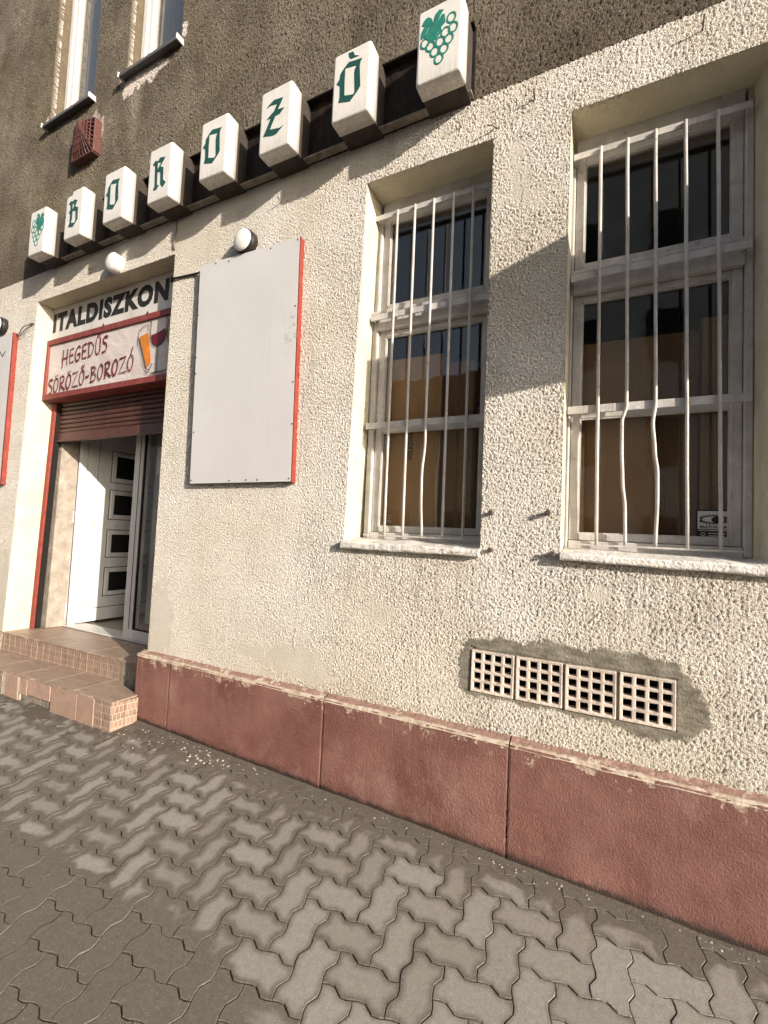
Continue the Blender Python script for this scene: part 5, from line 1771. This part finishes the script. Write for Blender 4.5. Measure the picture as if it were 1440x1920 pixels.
board_material()
t = thing('blank_board', (-2.1, -0.03, 0.28), 'blank pale grey signboard with a red right edge on the roughcast wall', 'signboard')
MB().add([(-2.512, -0.038, 0.278), (-1.678, -0.038, 0.282), (-1.678, -0.032, 0.282), (-2.512, -0.032, 0.278), (-2.548, -0.038, 1.768), (-1.708, -0.038, 1.750), (-1.708, -0.032, 1.750), (-2.548, -0.032, 1.768)],
         [(0, 3, 2, 1), (4, 5, 6, 7), (0, 1, 5, 4), (1, 2, 6, 5), (2, 3, 7, 6), (3, 0, 4, 7)]).build('panel', 'board_sheet_worn', t, 0.0015)
MB().add([(-1.702, -0.0315, 0.275), (-1.672, -0.0315, 0.275), (-1.672, 0.004, 0.275), (-1.702, 0.004, 0.275), (-1.730, -0.0315, 1.752), (-1.702, -0.0315, 1.752), (-1.702, 0.004, 1.752), (-1.730, 0.004, 1.752)],
         [(0, 3, 2, 1), (4, 5, 6, 7), (0, 1, 5, 4), (1, 2, 6, 5), (2, 3, 7, 6), (3, 0, 4, 7)]).build('edge_batten', 'red_paint', t, 0.003)
bt = MB()
bt.box(-2.50, -1.71, -0.0312, 0.004, 0.285, 0.32); bt.box(-2.53, -1.735, -0.0312, 0.004, 1.70, 1.74)
bt.add([(-2.508, -0.0312, 0.322), (-2.47, -0.0312, 0.322), (-2.47, 0.004, 0.322), (-2.508, 0.004, 0.322), (-2.542, -0.0312, 1.698), (-2.505, -0.0312, 1.698), (-2.505, 0.004, 1.698), (-2.542, 0.004, 1.698)],
       [(0, 3, 2, 1), (4, 5, 6, 7), (0, 1, 5, 4), (1, 2, 6, 5), (2, 3, 7, 6), (3, 0, 4, 7)])
bt.build('back_batten', 'rusty_iron', t)
# red edge just proud of the panel on the right
MB().add([(-1.6765, -0.0385, 0.281), (-1.668, -0.0385, 0.281), (-1.668, -0.0318, 0.281), (-1.6765, -0.0318, 0.281), (-1.7065, -0.0385, 1.752), (-1.698, -0.0385, 1.752), (-1.698, -0.0318, 1.752), (-1.7065, -0.0318, 1.752)],
         [(0, 3, 2, 1), (4, 5, 6, 7), (0, 1, 5, 4), (1, 2, 6, 5), (2, 3, 7, 6), (3, 0, 4, 7)]).build('red_edge', 'red_paint', t, 0.0015)
scr = MB().lathe_y([(0.006, 0.0), (0.0055, -0.0015), (0.003, -0.0025)], (0, -0.038, 0), 10)
sm = mesh('screw', scr.v, scr.f); sm.materials.append(M['rusty_bolt'])
for sx, sz in ((-2.40, 1.752), (-2.28, 1.738), (-1.93, 1.735), (-1.722, 1.738), (-1.715, 1.33), (-1.70, 0.87), (-1.69, 0.62), (-1.692, 0.30), (-1.93, 0.295), (-2.02, 0.296), (-2.16, 0.294), (-2.50, 0.30), (-2.505, 0.62), (-2.522, 1.02), (-2.527, 1.13), (-2.535, 1.42)):
    o = bpy.data.objects.new('screw', sm); link(o, t)
    o.location = Vector((sx, -0.0002, sz)) - t.location

t = thing('blank_board', (-5.5, -0.03, 0.3), 'grey board with red edge cut off by the left picture edge', 'signboard')
MB().box(-5.90, -4.985, -0.036, -0.030, 0.30, 1.70).build('panel', 'board_sheet', t, 0.0015)
MB().box(-4.984, -4.955, -0.0365, 0.004, 0.30, 1.705).build('red_edge', 'red_paint', t, 0.002)
MB().box(-5.85, -5.00, -0.0295, 0.004, 0.32, 0.36).build('back_batten', 'rusty_iron', t)
MB().box(-5.85, -5.00, -0.0295, 0.004, 1.62, 1.66).build('back_batten', 'rusty_iron', t)
ck = MB()
ck.bar((-5.13, -0.0366, 1.50), (-5.085, -0.0366, 1.545), 0.012, 0.0008, (0, 1, 0)); ck.bar((-5.13, -0.0368, 1.50), (-5.19, -0.0368, 1.56), 0.010, 0.0008, (0, 1, 0))
ck.build('painted_mark', 'print_black', t)


# ------------------------------------------------------------------ bulkhead lamps
def lamp(x, z, label, base_r=0.080, dome_r=0.071, black=True):
    t = thing('wall_lamp', (x, 0.0, z), label, 'lamp', 'round bulkhead lamps on the facade')
    b = MB().lathe_y([(base_r - 0.004, 0.004), (base_r, 0.0), (base_r, -0.040), (base_r - 0.004, -0.046)], (0, 0, 0), 36)
    b.build('base', 'lamp_base_black' if black else 'lamp_opal', t, 0, True, True)
    prof = [(dome_r, -0.0465)] + [(dome_r * math.cos(a), -0.0465 - 0.010 - 0.024 * math.sin(a)) for a in np.linspace(0, math.pi / 2 - 0.02, 10)]
    d = MB().lathe_y(prof, (0, 0, 0), 36)
    d.build('dome', 'lamp_opal', t, 0, True, True)
    rg = MB().lathe_y([(dome_r + 0.001, -0.0462), (dome_r + 0.005, -0.051), (dome_r + 0.0005, -0.056)], (0, 0, 0), 36)
    rg.build('ring', 'lamp_base_black' if black else 'lamp_opal', t, 0, True, True)
    return t


lamp(-2.155, 1.838, 'round white dome lamp with black base above the blank board')
lamp(-3.52, 2.020, 'round all white dome lamp on the lintel over the shop doorway', 0.072, 0.070, False)
lamp(-5.235, 1.815, 'round dome lamp with black base at the left picture edge')


# ------------------------------------------------------------------ cables, nails, bolts
def wire(pts, r, mat, label):
    P = [Vector(p) for p in pts]
    Q = [P[0]] + P + [P[-1]]; out = []
    for i in range(1, len(Q) - 2):
        for tt in np.linspace(0, 1, 6, endpoint=False):
            a, b, c_, d = Q[i - 1], Q[i], Q[i + 1], Q[i + 2]
            out.append(0.5 * ((2 * b) + (c_ - a) * tt + (2 * a - 5 * b + 4 * c_ - d) * tt ** 2 + (3 * b - a - 3 * c_ + d) * tt ** 3))
    out.append(P[-1])
    o = MB().tube(out, r, 7).build('cable', mat, None, smooth=True)
    return tag(o, label, 'cable')


wire([(-4.955, -0.02, 1.690), (-4.90, -0.02, 1.690), (-4.84, -0.025, 1.735), (-4.76, -0.012, 1.752), (-4.69, -0.008, 1.752), (-4.685, 0.06, 1.748), (-4.69, 0.136, 1.722)], 0.0045, 'cable_grey', 'upper grey cable looping from the left board to the doorway')
wire([(-4.955, -0.012, 1.685), (-4.88, -0.02, 1.665), (-4.80, -0.02, 1.70), (-4.74, -0.010, 1.742), (-4.70, -0.008, 1.749)], 0.004, 'cable_grey', 'lower grey cable sagging beside the left board top')
wire([(-2.868, 0.05, 1.757), (-2.850, -0.008, 1.760), (-2.78, -0.009, 1.757), (-2.70, -0.009, 1.752), (-2.62, -0.010, 1.746), (-2.545, -0.02, 1.738)], 0.007, 'cable_black', 'black cable running from the doorway edge to the blank board')
wire([(-2.868, 0.03, 1.950), (-2.868, -0.010, 2.00), (-2.862, -0.010, 2.06), (-2.850, -0.010, 2.12), (-2.852, -0.012, 2.20)], 0.0045, 'cable_grey', 'thin cable dropping from the sign rail to the doorway corner')


def nail(x, z, l, dz, label, r=0.0035, dx=0.0):
    o = MB().tube([(x, 0.01, z), (x + dx * 0.5, -l * 0.6, z + dz * 0.5), (x + dx, -l, z + dz)], r, 7).build('nail', 'rusty_bolt', None)
    return tag(o, label, 'nail', 'iron nails and hooks above the windows')


nail(0.285, 2.118, 0.045, 0.03, 'rusty nail high above the large right window')
nail(-0.375, 2.096, 0.040, 0.02, 'rusty nail in the wall between the two barred windows, highest there')
nail(-0.545, 2.022, 0.035, 0.004, 'bent wire hook at the top right corner of the narrow window', 0.003, -0.05)
nail(-0.733, 2.098, 0.035, 0.01, 'small hook above the narrow barred window', 0.003, -0.02)
nail(-1.90, 2.045, 0.04, 0.012, 'small nail between the dome lamp and the sign rail')


def bolt(x, z, label):
    b = MB().tube([(x, 0.01, z), (x, -0.026, z + 0.001)], 0.010, 9)
    b.tube([(x, -0.026, z + 0.001), (x - 0.002, -0.036, z + 0.002)], 0.013, 6)
    return tag(b.build('wall_bolt', 'rusty_bolt', None, 0.002), label, 'bolt', 'cut-off bolts beside the window sills')


bolt(-0.513, 0.123, 'rusty bolt stub right of the narrow window, upper one')
bolt(-0.262, 0.127, 'rusty bolt stub left of the wide window, upper one')
bolt(-0.240, -0.052, 'rusty bolt stub at the left end of the wide window sill')
bolt(-0.510, -0.050, 'rusty bolt stub at the right end of the narrow window sill')

# ------------------------------------------------------------------ pyramid vent cover under the upper left window
t = thing('vent_cover', (-4.05, 0, 3.06), 'brown plastic pyramid vent cover under the upper left window', 'vent cover')
c4 = [Vector((-4.19, -0.060, 3.055)), Vector((-3.895, -0.060, 3.055)), Vector((-3.895, -0.060, 3.335)), Vector((-4.19, -0.060, 3.335))]
ap = Vector((-4.00, -0.135, 3.262))
fr = MB()
for a, b in zip(c4, c4[1:] + c4[:1]):
    fr.bar(a + Vector((0, 0.030, 0)), b + Vector((0, 0.030, 0)), 0.020, 0.060, (0, 1, 0))
fr.build('frame', 'vent_hood_brown', t, 0.003)
gb = MB()
for a, b in zip(c4, c4[1:] + c4[:1]):
    for s in np.linspace(0, 1, 8)[:-1]:
        gb.bar(a.lerp(b, s), ap, 0.0065)
    for s in (0.22, 0.42, 0.60, 0.76):
        gb.bar(a.lerp(ap, s), b.lerp(ap, s), 0.0065)
gb.build('grille', 'vent_hood_brown', t)
MB().box(-4.20, -3.91, -0.012, 0.012, 3.067, 3.347).build('back_plate', 'void_dark', t)

# ------------------------------------------------------------------ cardboard in the windows, alarm sticker
def carton(x0, x1, y0, y1, z0, z1, label, rz=0.0, flap=True, mt='kraft_cardboard'):
    c = Vector(((x0 + x1) / 2, (y0 + y1) / 2, z0))
    t = thing('cardboard_box', c, label, 'cardboard box', 'flattened and stacked boxes behind the window panes')
    t.rotation_euler = (0, 0, rz)
    hx, hy = (x1 - x0) / 2, (y1 - y0) / 2
    MB().box(-hx, hx, -hy, hy, 0, z1 - z0).build('box_body', mt, t, 0.004, local=True)
    if flap:
        s = MB().add([(-hx + 0.002, -hy - 0.002, z1 - z0 - 0.10), (hx - 0.002, -hy - 0.002, z1 - z0 - 0.10), (hx - 0.002, -hy - 0.004, z1 - z0 - 0.001), (-hx + 0.002, -hy - 0.004, z1 - z0 - 0.001),
                      (-hx + 0.002, -hy - 0.0005, z1 - z0 - 0.10), (hx - 0.002, -hy - 0.0005, z1 - z0 - 0.10), (hx - 0.002, -hy - 0.0005, z1 - z0 - 0.001), (-hx + 0.002, -hy - 0.0005, z1 - z0 - 0.001)],
                     [(0, 1, 2, 3), (0, 4, 5, 1), (1, 5, 6, 2), (2, 6, 7, 3), (3, 7, 4, 0)])
        s.build('flap', mt, t, local=True)
    return t


b1 = carton(-1.290, -0.885, 0.258, 0.30, 0.012, 1.040, 'tall printed carton behind the lower panes of the narrow window', flap=False)
tm = text_mesh('lettering', 'VOLKSWAGEN', 0, 0.235, 0, 0.030, 0.0, bold=0.02)
a = np.empty(len(tm.vertices) * 3, dtype=np.float32); tm.vertices.foreach_get('co', a); a = a.reshape(-1, 3)
a = np.stack([-1.045 - a[:, 2], a[:, 1] + 0.2573, 0.430 + a[:, 0]], 1)
tm.vertices.foreach_set('co', a.ravel().astype(np.float32)); tm.update()
obj('lettering', tm, 'print_black', b1)
tm = text_mesh('lettering', 'EUROPA', 0, 0.10, 0, 0.014, 0.0, bold=0.0) if False else None
mk = MB()
for aa in np.linspace(0, 2 * math.pi, 7)[:-1]:
    mk.bar((-1.185 + 0.012 * math.cos(aa), 0.2572, 0.105 + 0.012 * math.sin(aa)), (-1.185 + 0.012 * math.cos(aa + 0.8), 0.2572, 0.105 + 0.012 * math.sin(aa + 0.8)), 0.004, 0.0006, (0, 1, 0))
mk.box(-1.205, -1.165, 0.2569, 0.2575, 0.082, 0.086); mk.box(-1.207, -1.163, 0.2569, 0.2575, 0.072, 0.076)
mk.build('printed_mark', 'sign_white', b1)
carton(-0.875, -0.70, 0.275, 0.62, 0.012, 0.985, 'narrow carton standing right of the printed one in the narrow window', flap=False, mt='kraft_cardboard_old')
carton(-0.698, -0.55, 0.30, 0.60, 0.012, 0.72, 'low dark carton in the right corner of the narrow window', mt='kraft_cardboard_dark')
carton(-0.205, 0.160, 0.262, 0.62, 0.012, 0.975, 'wide plain carton filling the left of the wide window', mt='kraft_cardboard_old')
carton(0.163, 0.325, 0.290, 0.62, 0.012, 0.985, 'set-back carton in the middle of the wide window', mt='kraft_cardboard_dark')
carton(0.330, 0.49, 0.258, 0.55, 0.012, 1.022, 'tallest carton at the right side of the wide window', mt='kraft_cardboard_old')

t = thing('alarm_sticker', (0.368, 0.2125, 0.046), 'black and white alarm sticker with an eye in the lower pane', 'sticker')
sy = 0.2128
MB().box(0.308, 0.428, sy, sy + 0.001, 0.044, 0.166).build('backing', 'sticker_black', t)
MB().box(0.314, 0.421, sy - 0.0008, sy - 0.0001, 0.084, 0.160).build('white_field', 'sticker_white', t)
eye = MB()
y = sy - 0.0012
up_ = [(0.3685 + 0.042 * math.cos(a), 0.124 + 0.016 * math.sin(a)) for a in np.linspace(math.pi, 0, 13)]
dn_ = [(0.3685 + 0.042 * math.cos(a), 0.124 + 0.014 * math.sin(a)) for a in np.linspace(math.pi, 2 * math.pi, 13)]
for P in (up_, dn_):
    for a, b in zip(P, P[1:]):
        eye.bar((a[0], y, a[1]), (b[0], y, b[1]), 0.0045, 0.0004, (0, 1, 0))
for P, s in ((up_, 1), (dn_, -1)):
    for a in P[::1]:
        eye.bar((a[0], y - 0.0002, a[1]), (a[0] + (a[0] - 0.3685) * 0.14, y - 0.0002, a[1] + s * 0.0085), 0.0035, 0.0004, (0, 1, 0))
eye.build('eye_emblem', 'sticker_black', t)
obj('eye_pupil', poly_mesh('eye_pupil', [[(0.380 + 0.018 * math.cos(a), 0.124 + 0.013 * math.sin(a)) for a in np.linspace(0, 2 * math.pi, 20, endpoint=False)]], 0.0003, y - 0.0005), 'sticker_black', t)
obj('lettering', text_mesh('lettering', 'MULTI ALARM', 0.322, 0.415, 0.0885, 0.0985, y - 0.0004, bold=0.03, depth=0.0004), 'sticker_black', t)
tx = MB()
for z, xa, xb in ((0.0765, 0.318, 0.418), (0.064, 0.352, 0.412), (0.054, 0.352, 0.408)):
    tx.box(xa, xb, sy - 0.0006, sy - 0.0001, z, z + 0.0035)
for aa in np.linspace(0.6, 5.2, 8):
    tx.bar((0.334 + 0.008 * math.cos(aa), sy - 0.0005, 0.062 + 0.006 * math.sin(aa)), (0.334 + 0.008 * math.cos(aa + 0.66), sy - 0.0005, 0.062 + 0.006 * math.sin(aa + 0.66)), 0.003, 0.0004, (0, 1, 0))
tx.build('small_print', 'sticker_white', t)

# ------------------------------------------------------------------ unseen shadow caster right of the picture, sign-shaped to fit its shadow on the windows
t = thing('shadow_caster', (1.15, 0, 0.95), 'unseen sign-shaped shadow caster beyond the right picture edge', 'sign')
XB = 1.15
TOP = 1.38 + 0.345 * (XB + 0.224)
LEN = (XB + 0.95) / 2.55
zb0 = 0.723 + 0.13 * (XB + 0.213)
zb1 = zb0 + 0.55 * LEN
v = []
for xx in (XB - 0.03, XB + 0.03):
    v += [(xx, -0.05, zb0), (xx, -LEN, zb1), (xx, -LEN, TOP), (xx, -0.05, TOP)]
MB().add(v, [(0, 1, 2, 3), (7, 6, 5, 4), (0, 4, 5, 1), (1, 5, 6, 2), (2, 6, 7, 3), (3, 7, 4, 0)]).build('caster_panel', 'sign_white', t, 0.004)
br = MB()
br.box(XB - 0.02, XB + 0.02, -0.05, 0.0, zb0 + 0.05, TOP - 0.05)
br.build('caster_bracket', 'rusty_iron', t)

# crumbs of lime and grit on the pavement by the wall
cr = MB()
rnd = random.Random(5)
for k in range(150):
    if k < 34:
        xx = -2.10 + rnd.gauss(0, 0.10); yq = -0.13 + rnd.gauss(0, 0.025)
    elif k < 60:
        xx = rnd.uniform(-2.85, -2.4); yq = rnd.uniform(-0.3, -0.09)
    else:
        xx = rnd.uniform(-2.6, 0.6); yq = -0.062 - abs(rnd.gauss(0, 0.02))
    s = rnd.uniform(0.002, 0.0055) * (1.6 if k < 34 else 1)
    zq = gz(xx, yq)
    v = [(xx + s * (rnd.uniform(0.6, 1.3)) * dx, yq + s * rnd.uniform(0.6, 1.3) * dy, zq + s * 0.5 * dz) for dx, dy, dz in ((-1, -1, -1), (1, -1, -1), (1, 1, -1), (-1, 1, -1), (-.6, -.6, .8), (.6, -.6, .8), (.6, .6, .8), (-.6, .6, .8))]
    cr.add(v, [(0, 3, 2, 1), (4, 5, 6, 7), (0, 1, 5, 4), (1, 2, 6, 5), (2, 3, 7, 6), (3, 0, 4, 7)])
tag(cr.build('grit', 'lime_scrap', None), 'pale plaster crumbs and grit scattered on the pavement along the wall', 'grit', kind='stuff')


# ------------------------------------------------------------------ houses across the street (seen only as reflections in the panes)
def house(x0, x1, h, label, mat):
    zb = -2.2
    t = thing('townhouse', ((x0 + x1) / 2, -13, zb), label, 'house')
    MB().box(x0, x1, -22, -13, zb, h).build('wall', mat, t)
    r = MB().add([(x0 - 0.3, -12.6, h), (x1 + 0.3, -12.6, h), (x1 + 0.3, -22.4, h), (x0 - 0.3, -22.4, h), (x0 - 0.3, -17.5, h + 3.2), (x1 + 0.3, -17.5, h + 3.2)],
                 [(0, 1, 5, 4), (2, 3, 4, 5), (1, 2, 5), (3, 0, 4), (3, 2, 1, 0)])
    r.build('roof', 'roof_tile', t)
    x = x0 + 1.0
    while x < x1 - 1.4:
        z = 0.2
        while z < h - 1.8:
            w = MB().box(x, x + 1.05, -13.0, -12.96, z - 1.0, z + 0.75)
            wo = w.build('window', 'old_white_paint', t)
            MB().box(x + 0.08, x + 0.97, -12.958, -12.95, z - 0.92, z + 0.67).build('pane', 'sticker_black', wo)
            z += 3.1
        x += 2.3


house(-2.6, 13.0, 13.4, 'tall grey townhouse across the street behind the viewer', 'house_render_grey')
house(-45.0, -18.3, 7.5, 'long ochre townhouse far left across the street behind the viewer', 'house_render_grey')
house(-18.0, -2.9, 4.4, 'low ochre townhouse across the street behind the viewer', 'house_render_ochre')
